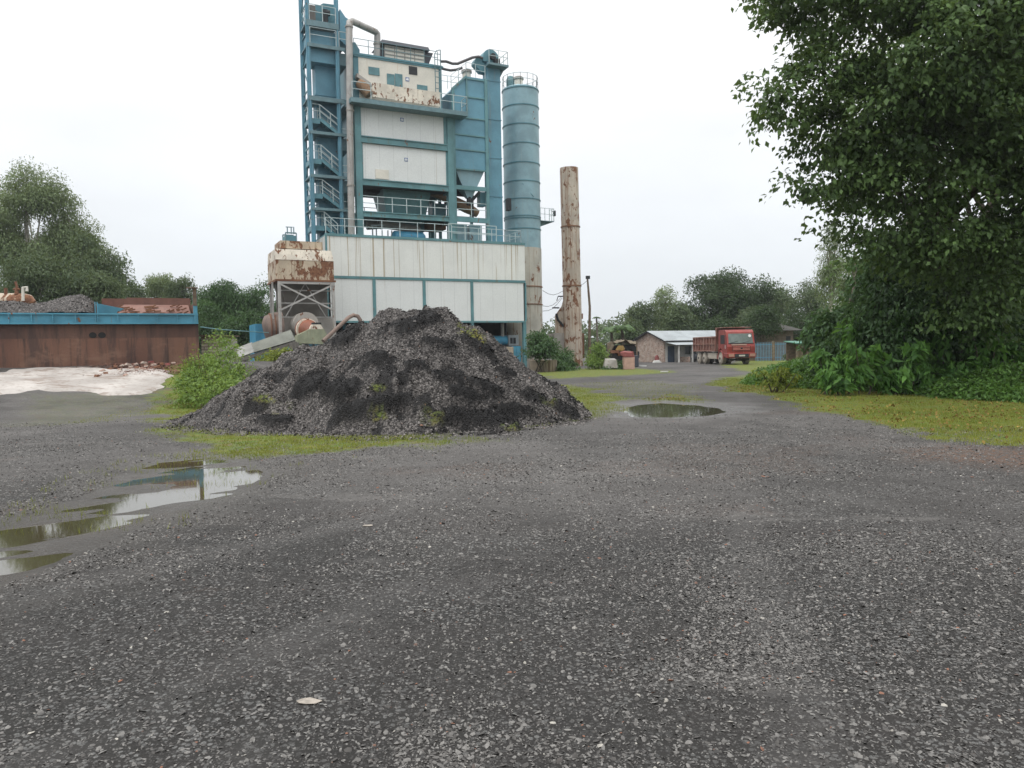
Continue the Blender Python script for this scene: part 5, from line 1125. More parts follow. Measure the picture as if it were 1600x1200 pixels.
# second house
H2 = 80.; a_ = P(1160, 560, H2); b_ = P(1244, 515, H2)
h2 = thing('old_house', 'low old brown house with a dark hipped roof behind the blue fence', 'house', (P(1205, 560, H2).x, H2+3, 0))
MB().box((a_.x, H2, 0), (b_.x-.3, H2+5, b_.z)).build('wall', M['wood'] if False else plain('mud_wall', (.14, .11, .085), .95, .3, 2), h2)
pk = P(1222, 503, H2+2).z
MB().hexa([(a_.x-.6, H2-.8, b_.z-.08), (b_.x+.5, H2-.8, b_.z-.08), (b_.x+.5, H2+5.6, b_.z-.08), (a_.x-.6, H2+5.6, b_.z-.08), (a_.x+2, H2+2.2, pk), (b_.x-1.6, H2+2.2, pk), (b_.x-1.6, H2+2.6, pk), (a_.x+2, H2+2.6, pk)]).build('roof', plain('old_thatch_roof', (.05, .048, .042), .95, .3, 3, bump=.5), h2)
w_ = MB().box(P(1228, 534, H2)-Vector((0, .05, 0)), P(1235, 525, H2)).build('window', M['dark'], h2)
MB().box(P(1199, 545, H2-.02), P(1200.5, 524, H2-.02)-Vector((0, .06, 0))).box(P(1219, 524, H2)-Vector((0, .05, 0)), P(1246, 522.7, H2)).build('plaster_band', M['tarp'], h2)
# blue bar fence
M['fenceblue'] = plain('faded_blue_paint', (.15, .28, .38), .6)
FY = 76.; fe = thing('bar_fence', 'blue vertical bar fence in front of the old brown house', 'fence', (P(1210, 558, FY).x, FY, 0))
for i, x in enumerate(np.arange(1181, 1241, 2.4)):
    if abs(x-1208) < 1: continue
    q = MB(); p = P(x, 558, FY); q.bar((p.x, FY, 0), (p.x, FY, P(x, 535, FY).z), .045, .04); q.build('bar', M['fenceblue'], fe)
q = MB(); q.bar((P(1180, 540, FY).x, FY+.05, P(1180, 539, FY).z), (P(1240, 540, FY).x, FY+.05, P(1240, 537, FY).z), .06); q.bar((P(1180, 553, FY).x, FY+.05, .35), (P(1240, 553, FY).x, FY+.05, .35), .06); q.build('rail', M['bluepanel'], fe)
MB().box((P(1206.5, 550, FY).x, FY-.1, 0), (P(1210, 550, FY).x, FY+.15, P(1208, 533, FY).z)).build('fence_post', M['tarp'], fe)
# stall with a green roof
SY = 62.; sl = thing('green_roof_stall', 'small stall with a green sheet roof at the edge of the hedge', 'stall', (P(1263, 555, SY).x, SY+1, 0))
xa, xb = P(1242, 540, SY).x, P(1284, 540, SY).x; zr = P(1262, 535, SY).z
MB().hexa([(xa-.1, SY-.4, zr-.1), (xb+.2, SY-.4, zr-.1), (xb+.3, SY+2.6, zr+.1), (xa, SY+2.6, zr+.1), (xa-.1, SY-.4, zr-.04), (xb+.2, SY-.4, zr-.04), (xb+.3, SY+2.6, zr+.16), (xa, SY+2.6, zr+.16)]).build('roof', plain('green_sheet', (.04, .17, .11), .5), sl)
for x in (1244, 1252, 1263, 1276): x_ = P(x, 550, SY).x; MB().box((x_-.06, SY-.2, 0), (x_+.06, SY-.08, zr-.1)).build('post', M['tarp'], sl)
MB().box((P(1247, 550, SY).x, SY+.3, 0), (P(1257, 550, SY).x, SY+.4, zr-.15)).box((P(1262, 550, SY).x, SY+.1, 0), (P(1272, 550, SY).x, SY+.2, zr-.1)).build('hanging_mat', plain('jute_mat', (.24, .19, .13), .95, .2, 8), sl)
MB().box((xa+.1, SY+2.2, 0), (xb-.1, SY+2.3, zr)).build('back_wall', M['wood'], sl)

# ================================================================== dump truck
tq = G(1139, 569); TY = 64.; tx = P(1158, 560, TY).x
tr = thing('dump_truck', 'red dump truck with a ribbed tipper body parked in front of the house', 'dump truck', (tx, TY, gz1(tx, TY)), radians(6))
RT = lambda: MB(lambda x, y, z: tr_m @ Vector((x, y, z)))
tr_m = root_matrix(tr)
M['tred'] = paint('truck_red_paint', (.27, .042, .034), rust=.05, streak=.4, size=.5, rough=.4, stain=(.36, .19, .15))
M['tbed'] = paint('dusty_brown_red_body', (.24, .105, .078), rust=.2, streak=.7, size=.5, stain=(.36, .27, .22))
M['tyre'] = plain('dusty_tyre', (.27, .24, .20), .9, .3); M['hub'] = plain('dusty_rim', (.42, .38, .32), .8)
c = RT()                                                       # cab: front at y = 0, rear towards +y
c.prism([(-1.2, 0.0, .95), (-1.2, -.06, 1.5), (-1.2, .02, 1.75), (-1.2, .28, 2.72), (-1.2, .5, 2.92), (-1.2, 1.9, 2.95), (-1.2, 2.0, .95), (-1.2, 1.95, .95), (-1.2, 1.85, 1.15), (-1.2, 1.5, 1.42), (-1.2, 1.15, 1.15), (-1.2, .95, .85)], (2.4, 0, 0))
c.build('cab', M['tred'], tr, bevel=.04)
RT().hexa([(-1.06, .03, 1.80), (1.06, .03, 1.80), (1.06, .10, 1.80), (-1.06, .10, 1.80), (-1.02, .235, 2.60), (1.02, .235, 2.60), (1.02, .31, 2.60), (-1.02, .31, 2.60)]).build('windshield', plain('windshield_glass', (.13, .16, .15), .15), tr)
RT().tube([(.80, .13, 2.40), (.80, .18, 2.39)], .12, 16).build('sticker', M['signw'], tr)
q = RT(); q.bar((-.95, .0, 1.80), (-.2, .09, 1.98), .03).bar((.1, .0, 1.80), (.8, .09, 1.98), .03).box((-1.1, -.01, 1.74), (1.1, .05, 1.80)); q.build('wiper', M['dark'], tr)
for s_ in (-1,):
    q = RT(); q.hexa([(s_*1.215, .55, 1.75), (s_*1.20, .55, 1.75), (s_*1.20, 1.45, 1.75), (s_*1.215, 1.45, 1.75), (s_*1.215, .68, 2.5), (s_*1.20, .68, 2.5), (s_*1.20, 1.45, 2.5), (s_*1.215, 1.45, 2.5)])
    q.build('side_window', M['dark'], tr)
q = RT()
for z_ in (1.25, 1.36, 1.48): q.box((-.72, -.11, z_-.022), (.72, -.04, z_+.022))
q.build('grille', plain('pale_red_grille', (.55, .20, .16), .4), tr)
RT().box((-.8, -.075, 1.16), (.8, -.03, 1.56)).build('grille_recess', plain('dark_red_recess', (.12, .02, .018), .6), tr)
RT().box((-.85, -.08, 1.62), (.45, -.03, 1.72)).build('front_lettering_band', M['pink'], tr)
RT().tube([(0, -.13, 1.37), (0, -.10, 1.37)], .09, 12).build('badge', M['dark'], tr)
RT().hexa([(-1.24, -.12, .55), (1.24, -.12, .55), (1.24, .6, .62), (-1.24, .6, .62), (-1.24, -.18, .98), (1.24, -.18, .98), (1.24, .6, 1.0), (-1.24, .6, 1.0)]).build('bumper', M['tred'], tr, bevel=.05)
for s_ in (-1, 1):
    RT().hexa([(s_*.66, -.215, .68), (s_*1.12, -.20, .68), (s_*1.12, -.1, .68), (s_*.66, -.1, .68), (s_*.72, -.215, .92), (s_*1.16, -.20, .92), (s_*1.16, -.1, .92), (s_*.72, -.1, .92)]).build('headlight', plain('headlight_glass', (.40, .22, .17), .2), tr)
    RT().box((s_*1.3-.05, .15, 1.75), (s_*1.3+.09*s_, .25, 2.45)).bar((s_*1.2, .3, 2.5), (s_*1.32, .2, 2.42), .03).build('mirror', M['dark'], tr)
RT().box((-.26, -.20, .70), (.26, -.16, .82)).build('number_plate', plain('plate_white', (.5, .48, .42), .5), tr)
RT().box((-.6, -.175, .6), (.6, -.10, .9)).build('bumper_grille', M['dark'], tr)
RT().box((-1.23, .35, 1.35), (-1.205, .42, 1.65)).build('door_handle', M['signw'], tr)
RT().box((-.45, .3, .72), (.45, 8.0, .98)).box((-.9, .5, .35), (.9, .7, .5)).build('chassis', M['dark'], tr)
for y_ in (1.5, 5.35, 6.75):
    for s_ in (-1, 1):
        w_ = RT().tube([(s_*.85, y_, .52), (s_*.88, y_, .52), (s_*1.18, y_, .52), (s_*1.22, y_, .52)], [.44, .53, .53, .44], 28).build('wheel', M['tyre'], tr, 35)
        RT().tube([(s_*1.19, y_, .52), (s_*1.235, y_, .52), (s_*1.24, y_, .52)], [.34, .33, .12], 20).build('rim', M['hub'], w_, 35)
        RT().tube([(s_*1.2, y_, .52), (s_*1.27, y_, .52)], .11, 12).build('hub', M['dark'], w_, 35)
    if y_ > 3:
        for s_ in (-1, 1): RT().tube([(s_*.8, y_, .52), (s_*.5, y_, .52)], .52, 20).build('inner_tyre', M['black'], tr, 35)
b = RT(); x0, x1, y0, y1, z0, z1 = -1.2, 1.2, 2.35, 8.1, 1.12, 2.42
b.box((x0, y0, z0), (x1, y1, z0+.1)).box((x0, y0, z0), (x0+.06, y1, z1)).box((x1-.06, y0, z0), (x1, y1, z1)).box((x0, y0, z0), (x1, y0+.06, z1+.5)).box((x0, y1-.06, z0), (x1, y1, z1-.1))
b.build('tipper_body', M['tbed'], tr)
q = RT()
for i in range(9): y_ = y0+.05+i*(y1-y0-.15)/8; q.box((x0-.09, y_, z0), (x0-.002, y_+.13, z1)).box((x1+.002, y_, z0), (x1+.09, y_+.13, z1))
for z_ in (z0, (z0+z1)/2-.05, z1-.1): q.box((x0-.11, y0, z_), (x0-.004, y1, z_+.11)).box((x1+.004, y0, z_), (x1+.11, y1, z_+.11))
q.build('body_ribs', M['tbed'], tr)
RT().hexa([(-1.25, y0-.06, 2.35), (1.25, y0-.06, 2.35), (1.25, y0+.1, 2.35), (-1.25, y0+.1, 2.35), (-1.28, y0-.25, 3.16), (1.28, y0-.25, 3.16), (1.28, y0+.12, 3.16), (-1.28, y0+.12, 3.16)]).box((-1.27, .9, 3.10), (1.27, y0-.1, 3.16)).build('headboard', M['tbed'], tr)
RT().box((-1.2, 2.5, .45), (-.7, 4.4, 1.0)).box((-1.15, 4.5, .6), (-.8, 4.75, 1.05)).build('fuel_tank', M['hub'], tr, bevel=.06)
RT().tube([(-1.23, y_, 1.1) if False else (-1.18, 1.5+.62*cos(a), .55+.62*sin(a)) for a in np.linspace(-.1, pi+.1, 10)], .06, 6).build('mudguard', M['tred'], tr)

# ================================================================== vegetation
def leaves(C, nleaf, sig, leaf, R_, droop=.4, wid=.5, outc=None, up=.8):
    """C (n,3) clump centres -> leaf quads around them"""
    n = len(C); ctr = np.repeat(C, nleaf, 0); N_ = len(ctr)
    off = R_.normal(0, 1, (N_, 3)); off /= (1+.6*np.linalg.norm(off, axis=1, keepdims=True)); off = off*sig*1.75*np.array([1, 1, .5])*np.repeat(R_.uniform(.55, 1.35, n), nleaf)[:, None]; p = ctr+off
    p[:, 2] -= (off[:, 0]**2+off[:, 1]**2)/(sig*3.2)   # sprays arch down at their rim
    od = (p-np.repeat(outc, nleaf, 0)) if outc is not None else off.copy()
    od /= np.linalg.norm(od, axis=1, keepdims=True)+1e-6
    d = od*.7+R_.normal(0, .55, (N_, 3)); d[:, 2] -= droop; d /= np.linalg.norm(d, axis=1, keepdims=True)
    nr = R_.normal(0, .55, (N_, 3))+od*.35; nr[:, 2] += up; s = np.cross(d, nr); s /= np.linalg.norm(s, axis=1, keepdims=True)+1e-6
    nn_ = np.cross(s, d)
    L = leaf*R_.uniform(.6, 1.25, N_)[:, None]; W_ = L*wid*.5
    a = p-d*L*.5; t = p+d*L*.5-nn_*L*.12; l = p-d*L*.05+s*W_+nn_*L*.08; r = p-d*L*.05-s*W_+nn_*L*.08
    v_ = np.stack([a, l, t, r], 1).reshape(-1, 3); f_ = np.arange(4*N_).reshape(-1, 4)
    cl = R_.uniform(0, 1, n); tint = np.clip(np.repeat(cl**1.4, nleaf)*.65+R_.uniform(0, 1, N_)**1.5*.5, 0, 1)
    return v_, f_, np.repeat(tint, 4)
def clumps(lobes, n, R_, shell=.5):
    w_ = np.array([(l[3]*l[4]+l[3]*l[5]+l[4]*l[5]) for l in lobes]); k = R_.choice(len(lobes), n, p=w_/w_.sum())
    L_ = np.array([l[:6] for l in lobes])[k]; d = R_.normal(0, 1, (n, 3)); d /= np.linalg.norm(d, axis=1, keepdims=True)
    r = (shell+(1-shell)*R_.uniform(0, 1, n)**.6)*(1+R_.normal(0, .07, n)); C = L_[:, :3]+d*L_[:, 3:]*r[:, None]
    return C, L_[:, :3]
def crown(parent, lobes, n, per, sig, leaf, mat, seed, shell=.5, name='crown', zmin=None, **k):
    R_ = np.random.default_rng(seed); C, oc = clumps(lobes, n, R_, shell)
    if zmin is not None: kk = C[:, 2] > zmin; C, oc = C[kk], oc[kk]
    v_, f_, t_ = leaves(C, per, sig, leaf, R_, outc=oc, **k)
    return npmesh(name, v_, f_, mat, parent, attrs=dict(tint=t_))
def limbs(parent, base, top, r0, lobes, seed, mat='bark', name='trunk', lean=.3):
    R_ = random.Random(seed); q = MB(); base = Vector(base); top = Vector(top)
    pts = [base-Vector((0, 0, .2))]
    for i in range(1, 6): f_ = i/5; pts.append(base.lerp(top, f_)+Vector((R_.uniform(-1, 1), R_.uniform(-1, 1), 0))*lean*(1-abs(2*f_-1)*.5)*r0*2)
    q.tube(pts, [r0*1.25]+[r0*(1-.13*i) for i in range(1, 6)], 9)
    for l in lobes:
        t_ = Vector(l[:3]); s_ = pts[R_.randint(2, 5)]; mid = s_.lerp(t_, .5)+Vector((R_.uniform(-.3, .3), R_.uniform(-.3, .3), R_.uniform(0, .5)))*r0*2
        t_ = s_.lerp(t_, .82); mid = s_.lerp(t_, .5)+Vector((R_.uniform(-.5, .5), R_.uniform(-.5, .5), R_.uniform(.2, 1.0)))*r0*2.5; m3 = mid.lerp(t_, .55)+Vector((R_.uniform(-.3, .3), 0, R_.uniform(-.3, .4)))*r0*1.5
        q.tube([s_, mid, m3, t_], [r0*.40, r0*.26, r0*.15, r0*.05], 6)
    return q.build(name, M[mat], parent, 60)
def rlobes(R_, c, rx, rz, n, small=.42, ry=None):
    ry = ry or rx; out_ = []
    for i in range(n):
        d = np.array([R_.normal(), R_.normal(), R_.normal()]); d /= np.linalg.norm(d); f_ = R_.uniform(.35, .72)
        s_ = R_.uniform(.7, 1.25)*small; out_.append((c[0]+d[0]*rx*f_, c[1]+d[1]*ry*f_, c[2]+d[2]*rz*f_, rx*s_, ry*s_, rz*s_*.85))
    return out_
def tree(name, label, px, top, hw, Y, low=None, mat='leaf_far', n=900, per=9, leaf=.4, sig=.6, seed=1, group=None, shell=.45, bark='bark', nl=14, base_z=0, **k):
    """a whole tree: crown centred on pixel column px, top pixel row, half width in pixels, at depth Y"""
    t_ = P(px, top, Y); rx = hw/1200*Y; zlow = P(px, low, Y).z if low else max(1.2, t_.z*.25); rz = (t_.z-zlow)/2
    c = (t_.x, Y, zlow+rz); R_ = np.random.default_rng(seed)
    th = thing(name, label, 'tree', (t_.x, Y, base_z), 0, group)
    lb = rlobes(R_, c, rx, rz, nl+14, .27)
    A_ = np.array(lb); hi = (A_[:, 2]+A_[:, 5]).max(); lo_ = (A_[:, 2]-A_[:, 5]).min(); xw = np.abs(A_[:, 0]-c[0])+A_[:, 3]
    A_[:, 2] = zlow+rz*.05+(A_[:, 2]-lo_)*(2*rz)/(hi-lo_); A_[:, 0] = c[0]+(A_[:, 0]-c[0])*(rx/xw.max()); lb = [tuple(r_) for r_ in A_]
    limbs(th, (t_.x, Y, base_z), (t_.x, Y, c[2]+rz*.3), max(.12, t_.z*.018), lb[:7], seed, bark)
    crown(th, lb, max(40, n*per//48), 74, sig*.95, leaf*.60, M[mat], seed+5, shell, **k)
    return th
gr1 = 'big trees on the right'
def plobe(x, y, r, Y, sq=.85, dz=1.): p = P(x, y, Y); R_ = r/1200*Y; return (p.x, p.y, p.z, R_, R_*1.1, R_*sq)
# the great tree leaning in from the right
YT = 21.5
LB = [plobe(*a) for a in ((1268,-10,72,21),(1345,40,85,21.5),(1470,60,120,20.5),(1590,50,120,20.5),(1212,148,36,21),(1228,185,34,21),(1285,130,58,21.3),(1300,205,60,21.5),(1390,165,95,21.5),(1505,180,100,20.8),(1610,190,100,21),
     (1262,285,30,22),(1310,290,46,22),(1385,275,58,21.5),(1350,240,60,22),(1470,262,62,21.5),(1590,230,60,22),(1335,352,32,22.5),(1292,340,26,22.5),(1400,345,55,22),(1480,340,58,22),(1610,300,45,21.5),(1590,370,55,22),
     (1300,-100,90,21),(1450,-90,130,20.5),(1600,-90,130,20.5),(1230,-30,40,21),(1208,45,26,21),(1230,88,20,21.2),(1700,60,140,21),(1700,260,120,21),(1500,400,50,22),(1560,430,55,22.5),(1440,390,45,22),(1530,470,45,22.5),(1480,450,40,22.5))]
bt = thing('broadleaf_tree', 'huge dark broadleaf tree filling the upper right of the view', 'tree', (P(1530, 600, 24).x, 24.5, 0), 0, gr1)
limbs(bt, (P(1530, 600, 24).x, 25.5, 0), (P(1470, 150, 23).x, 23.5, P(1470, 150, 23).z), .36, LB[3:4]+LB[6:10]+LB[12:14]+LB[15:19], 3)
crown(bt, LB, 720, 110, .46, .18, M['leaf_big'], 11, .72, droop=.5, wid=.60)
def ptree(label, lobs, Y, base, top, r0, n, per, sig, leaf, mat, seed, group=gr1, name='broadleaf_tree', bark='bark', **k):
    th = thing(name, label, 'tree', (base[0], base[1], 0), 0, group); lb = [plobe(*a) for a in lobs]
    limbs(th, base, top, r0, lb[:12], seed, bark); crown(th, lb, n, per, sig, leaf, M[mat], seed+1, .5, **k); return th
b_ = P(1420, 600, 26); t_ = P(1430, 330, 26)
ptree('dense dark tree below the great crown with leaves down to the hedge', [(1400,410,45,26),(1440,400,60,26),(1500,420,65,25.5),(1560,440,60,26),(1620,430,60,26),(1390,470,42,26),(1420,480,60,25),(1480,500,60,25),(1550,510,60,25),(1620,520,60,25),(1350,520,34,25.5),(1390,540,50,25)],
      26, (b_.x, 26, 0), (t_.x, 26, t_.z), .3, 520, 90, .50, .20, 'leaf_mid', 21, droop=.7, wid=.42)
b_ = P(1560, 600, 31); t_ = P(1560, 300, 31)
ptree('darkest tree far right standing behind the great tree', [(1480,120,110,31),(1590,130,110,31),(1400,140,100,31),(1500,400,90,31),(1600,400,90,31),(1640,300,60,31),(1400,430,80,31),(1440,230,70,31),(1560,200,80,31),(1370,300,40,31)],
      31, (b_.x, 31, 0), (t_.x, 31, t_.z), .35, 470, 50, .55, .26, 'leaf_big', 31, droop=.4, wid=.55)
b_ = P(1330, 600, 30); t_ = P(1335, 400, 30)
ptree('smaller leafy tree at the left edge of the dark grove', [(1372,440,30,29),(1365,480,28,29),(1312,505,30,28),(1285,520,16,28),(1310,545,24,27),(1345,540,40,27)],
      30, (b_.x, 30, 0), (t_.x, 30, t_.z), .2, 420, 46, .42, .22, 'leaf_mid', 41, droop=.6, wid=.45)
# undergrowth: broad-leaved ground cover that nobody could count
R_ = np.random.default_rng(77)
hp = [(1172,603),(1182,590),(1215,578),(1250,570),(1300,560),(1400,560),(1500,556),(1700,540),(1760,650),(1600,630),(1530,627),(1450,622),(1390,617),(1300,612),(1220,604),(1190,603)]
hpoly = gpoly(hp); xs_ = R_.uniform(6, 26, 52000); ys_ = R_.uniform(15, 40, 52000); dd = psdf(hpoly, xs_, ys_)+(fbm(xs_, ys_, .7, 7, 3)-.5)*1.6
k = dd > 0; xs_, ys_, dd = xs_[k], ys_[k], dd[k]; hh = (.32+.85*sstep(0, 3.5, dd))*(.5+1.0*fbm(xs_, ys_, .6, 8, 3))*sstep(-.2, .8, dd)
hh = np.maximum(hh, .12); kk = R_.uniform(0, 1, len(xs_)) < np.clip(26/ys_, 0, 1)**1.3
C = np.stack([xs_, ys_, hh*R_.uniform(.45, 1.05, len(xs_))**.6], -1)[kk]
v_, f_, t_ = leaves(C, 10, .13, .125, R_, droop=.35, wid=.60, up=1.1)
o = npmesh('undergrowth', v_, f_, M['leaf_under'], attrs=dict(tint=t_)); put(o, 'low broad leaved undergrowth spreading beneath the big trees', kind='stuff')
# saplings with long drooping leaves, each a plant of its own
SAP = [(1212,592,17,26,'yellow','small yellow green weed at the left tip of the undergrowth'),(1290,600,50,24,'','sapling with drooping leaves nearest the green roofed stall'),(1352,612,70,22,'','tall pale green sapling left of centre in the undergrowth'),(1425,625,78,21.5,'','bushy bright sapling before the dense dark tree'),(1470,560,90,24,'','slender sapling reaching high against the dark grove'),(1535,610,130,22,'','tallest sapling with big bright leaves near the right edge'),(1585,640,90,20.5,'','bright broad leaved sapling cut by the right edge'),(1500,642,52,20,'','short sapling at the front rim of the undergrowth'),(1385,640,40,20.5,'','lowest sapling at the front rim of the undergrowth'),(1560,480,120,25,'','hanging leaf cluster high beside the right edge'),
       (1345,560,62,25,'','thin sapling rising behind the tall pale green one'),(1405,540,70,24.5,'','pale topped sapling reaching up before the dark grove centre'),(1500,520,85,24,'','sapling with a pale crown between slender and tallest saplings'),(1320,606,34,22,'','squat bright sapling at the rim left of the tall pale green one'),(1460,640,44,20.6,'','round bright sapling at the rim below the slender one')]
for i, (x, y, h_, Y, kd, lab) in enumerate(SAP):
    Y = Y if kd else max(Y, 23.2); y = min(y, 618); g_ = P(x, y, Y); R_ = np.random.default_rng(300+i); hz = max(P(x, y-h_, Y).z, .8); th = thing('sapling' if not kd else 'weed', lab, 'plant', (g_.x, Y, 0), 0, 'saplings in the undergrowth')
    C = []; q = MB()
    for s_ in range(3 if not kd else 5):
        bx_ = Vector((g_.x+R_.uniform(-.2, .2), Y+R_.uniform(-.2, .2), 0)); tx_ = bx_+Vector((R_.uniform(-.5, .5), R_.uniform(-.5, .3), hz*R_.uniform(.75, 1.05))); q.tube([bx_, bx_.lerp(tx_, .5)+Vector((.05, 0, 0)), tx_], [.03, .022, .01], 5)
        for f_ in np.linspace(.35, 1, 9): 
            p = bx_.lerp(tx_, f_)
            for a in R_.uniform(0, 2*pi, 3): C.append((p.x+cos(a)*.22*(1.2-f_*.6), p.y+sin(a)*.22*(1.2-f_*.6), p.z))
    q.build('stem', M['bark'], th); C = np.array(C); oc = C.copy(); oc[:, :2] = g_.xy; 
    v_, f_, t_ = leaves(C, 4, .10, .34 if not kd else .17, R_, droop=.75, wid=.36, outc=oc, up=.7)
    npmesh('leaves', v_, f_, M['leaf_yel'] if kd else M['leaf_sap'], th, attrs=dict(tint=t_))
# pale slender trees between the houses and the grove
for i, (x, top, hw, Y, lab) in enumerate(((1297, 330, 15, 58, 'slender pale eucalyptus rising left behind the grove'), (1325, 380, 16, 60, 'shorter slender eucalyptus with a pale trunk behind the grove edge'))):
    tree('eucalyptus', lab, x, top, hw, Y, 505, 'leaf_grey', 520, 9, .3, .5, 400+i, 'slender pale eucalyptus trees', .2, 'palebark', nl=18, droop=.9, wid=.3)
# background trees, each with its own crown
BT = [(1147,419,72,100,540,'leaf_dark','round_tree','large round dark tree behind the red truck',2800,10,.55,.9),
      (1188,476,27,79.3,522,'leaf_dark','low_tree','tree overhanging the left part of the old house roof',500,9,.4,.6),
      (1208,440,34,104,545,'leaf_far','round_tree','dark tree at the right shoulder of the large round tree',800,9,.5,.9),
      (1262,432,38,96,545,'leaf_far','loose_tree','loose grey green tree above the old brown house',900,9,.45,.9),
      (1088,455,26,98,545,'leaf_dark','round_tree','dark tree between airy bamboo and large round tree',700,9,.5,.8),
      (1040,440,20,94,520,'leaf_grey','bamboo','airy pale bamboo clump above the brick house',420,8,.42,.9),
      (1062,470,26,90,540,'leaf_far','round_tree','mid green tree right behind the tin roof ridge',600,9,.45,.7),
      (1005,463,24,92,540,'leaf_far','pointed_tree','pointed tree left of the brick gable',600,9,.45,.7),
      (985,495,20,88,545,'leaf_far','round_tree','small rounded tree behind the palm',500,8,.45,.7),
      (1175,480,40,92,548,'leaf_far','low_tree','low dark trees mass behind truck cab',800,9,.45,.8),
      (1120,490,40,94,548,'leaf_dark','low_tree','low bushy tree directly above the tipper body',700,9,.45,.8),
      (1250,480,34,86,548,'leaf_dark','low_tree','low green tree beside the hipped dark roof',700,9,.4,.7),
      (1290,470,24,84,545,'leaf_dark','low_tree','low green tree behind the green roofed stall',600,9,.4,.7)]
for i, (x, top, hw, Y, low, mt_, nm, lab, n, per, lf, sg) in enumerate(BT): tree(nm, lab, x, top, hw, Y, low, mt_, n, per, lf, sg, 500+i*7, 'trees behind the brick house')
LT = [(38,250,74,62,470,'leaf_grey','tall_tree','tallest airy grey green tree at the left edge',3400,10,.36,.7),
      (105,300,56,64,480,'leaf_grey','tall_tree','second tall airy tree sloping down from the tallest',1500,10,.36,.7),
      (148,365,46,60,475,'leaf_far','spreading_tree','dark tree with a branch spreading right at the left grove',1100,9,.38,.6),
      (60,390,80,56,500,'leaf_far','spreading_tree','dark lower tree behind the rusty tank',1500,9,.38,.7),
      (-60,300,80,66,500,'leaf_far','tall_tree','tall tree cut by the left edge of the view',1200,9,.4,.8),
      (150,425,44,55,490,'leaf_far','low_tree','low dark tree right behind the left stone heap',700,9,.36,.6),
      (207,438,24,75,490,'leaf_far','round_tree','small round tree left of the pale feathery one',450,8,.4,.6),
      (250,422,24,78,490,'leaf_grey','feathery_tree','pale feathery tree in the middle above the open bin',520,8,.4,.6),
      (283,430,24,74,495,'leaf_far','round_tree','grey tree just left of the bin end post',520,8,.4,.6),
      (185,452,20,76,495,'leaf_far','low_tree','smallest tree peeping in the gap left of the round tree',300,8,.4,.6),
      (345,436,34,62,530,'leaf_mid','round_tree','dark leafy tree right of the bin end post',1000,9,.36,.6),
      (400,432,36,64,535,'leaf_mid','round_tree','dense tree left of the dust collector',1100,9,.36,.6),
      (330,470,34,58,545,'leaf_mid','low_tree','low bushy tree behind the cream block cabin',800,9,.34,.6),
      (380,480,40,57,548,'leaf_mid','low_tree','low bushy tree above the corrugated conveyor cover',900,9,.34,.6),
      (318,456,30,66,535,'leaf_mid','round_tree','green tree filling the gap just right of the rusty end post',800,9,.36,.6),
      (432,470,26,60,545,'leaf_mid','low_tree','low tree hidden partly by the dust collector frame',500,9,.34,.6)]
for i, (x, top, hw, Y, low, mt_, nm, lab, n, per, lf, sg) in enumerate(LT): tree(nm, lab, x, top, hw, Y, low, mt_, n, per, lf, sg, 700+i*7, 'trees behind the left bins', bark='palebark' if mt_ == 'leaf_grey' else 'bark', droop=.7, wid=.4)
# fallen leaves on the right lawn
R_ = np.random.default_rng(12); xs_ = R_.uniform(4, 24, 30000); ys_ = R_.uniform(11, 30, 30000); k = (grassmask(xs_, ys_) > .45) & (R_.uniform(0, 1, 30000) < .45*sstep(.4, .65, fbm(xs_, ys_, .9, 33, 3))+.05)
xs_, ys_ = xs_[k], ys_[k]; v_, f_, t_ = leaves(np.stack([xs_, ys_, gz(xs_, ys_)+.035], -1), 1, .01, .07, R_, droop=0, up=2.5, wid=.6)
M['litter'] = leafmat('fallen_leaf', (.10, .055, .02), (.30, .22, .06), .8, .1)
o = npmesh('leaf_litter', v_, f_, M['litter'], attrs=dict(tint=t_)); put(o, 'fallen brown and yellow leaves scattered over the right lawn', kind='stuff')
# distant wood that reads as one mass, and its filler behind everything
R_ = np.random.default_rng(9); lb = []
for x in np.arange(-200, 2200, 17):
    Y = 150+R_.uniform(-12, 25); top = 492+R_.uniform(-7, 8)+(8 if 840 < x < 950 else 0)+ (10 if x < 480 else 0); p = P(x, top, Y); r_ = R_.uniform(3.0, 5.0); h_ = max(p.z, 3)
    lb.append((p.x, Y, h_*.52, r_, r_, h_*.5))
v_, f_, t_ = leaves(*[(lambda C: C)(clumps(lb, 9500, R_, .6)[0])], 9, 1.0, .8, R_, wid=.6)
o = npmesh('distant_wood', v_, f_, M['leaf_far'], attrs=dict(tint=t_)); put(o, 'far off wooded treeline closing the horizon', kind='stuff')
q = MB()
for l in lb: q.tube([(l[0], l[1]+4, 0), (l[0], l[1]+4, l[2]*1.3)], [2.9, 1.6], 7)
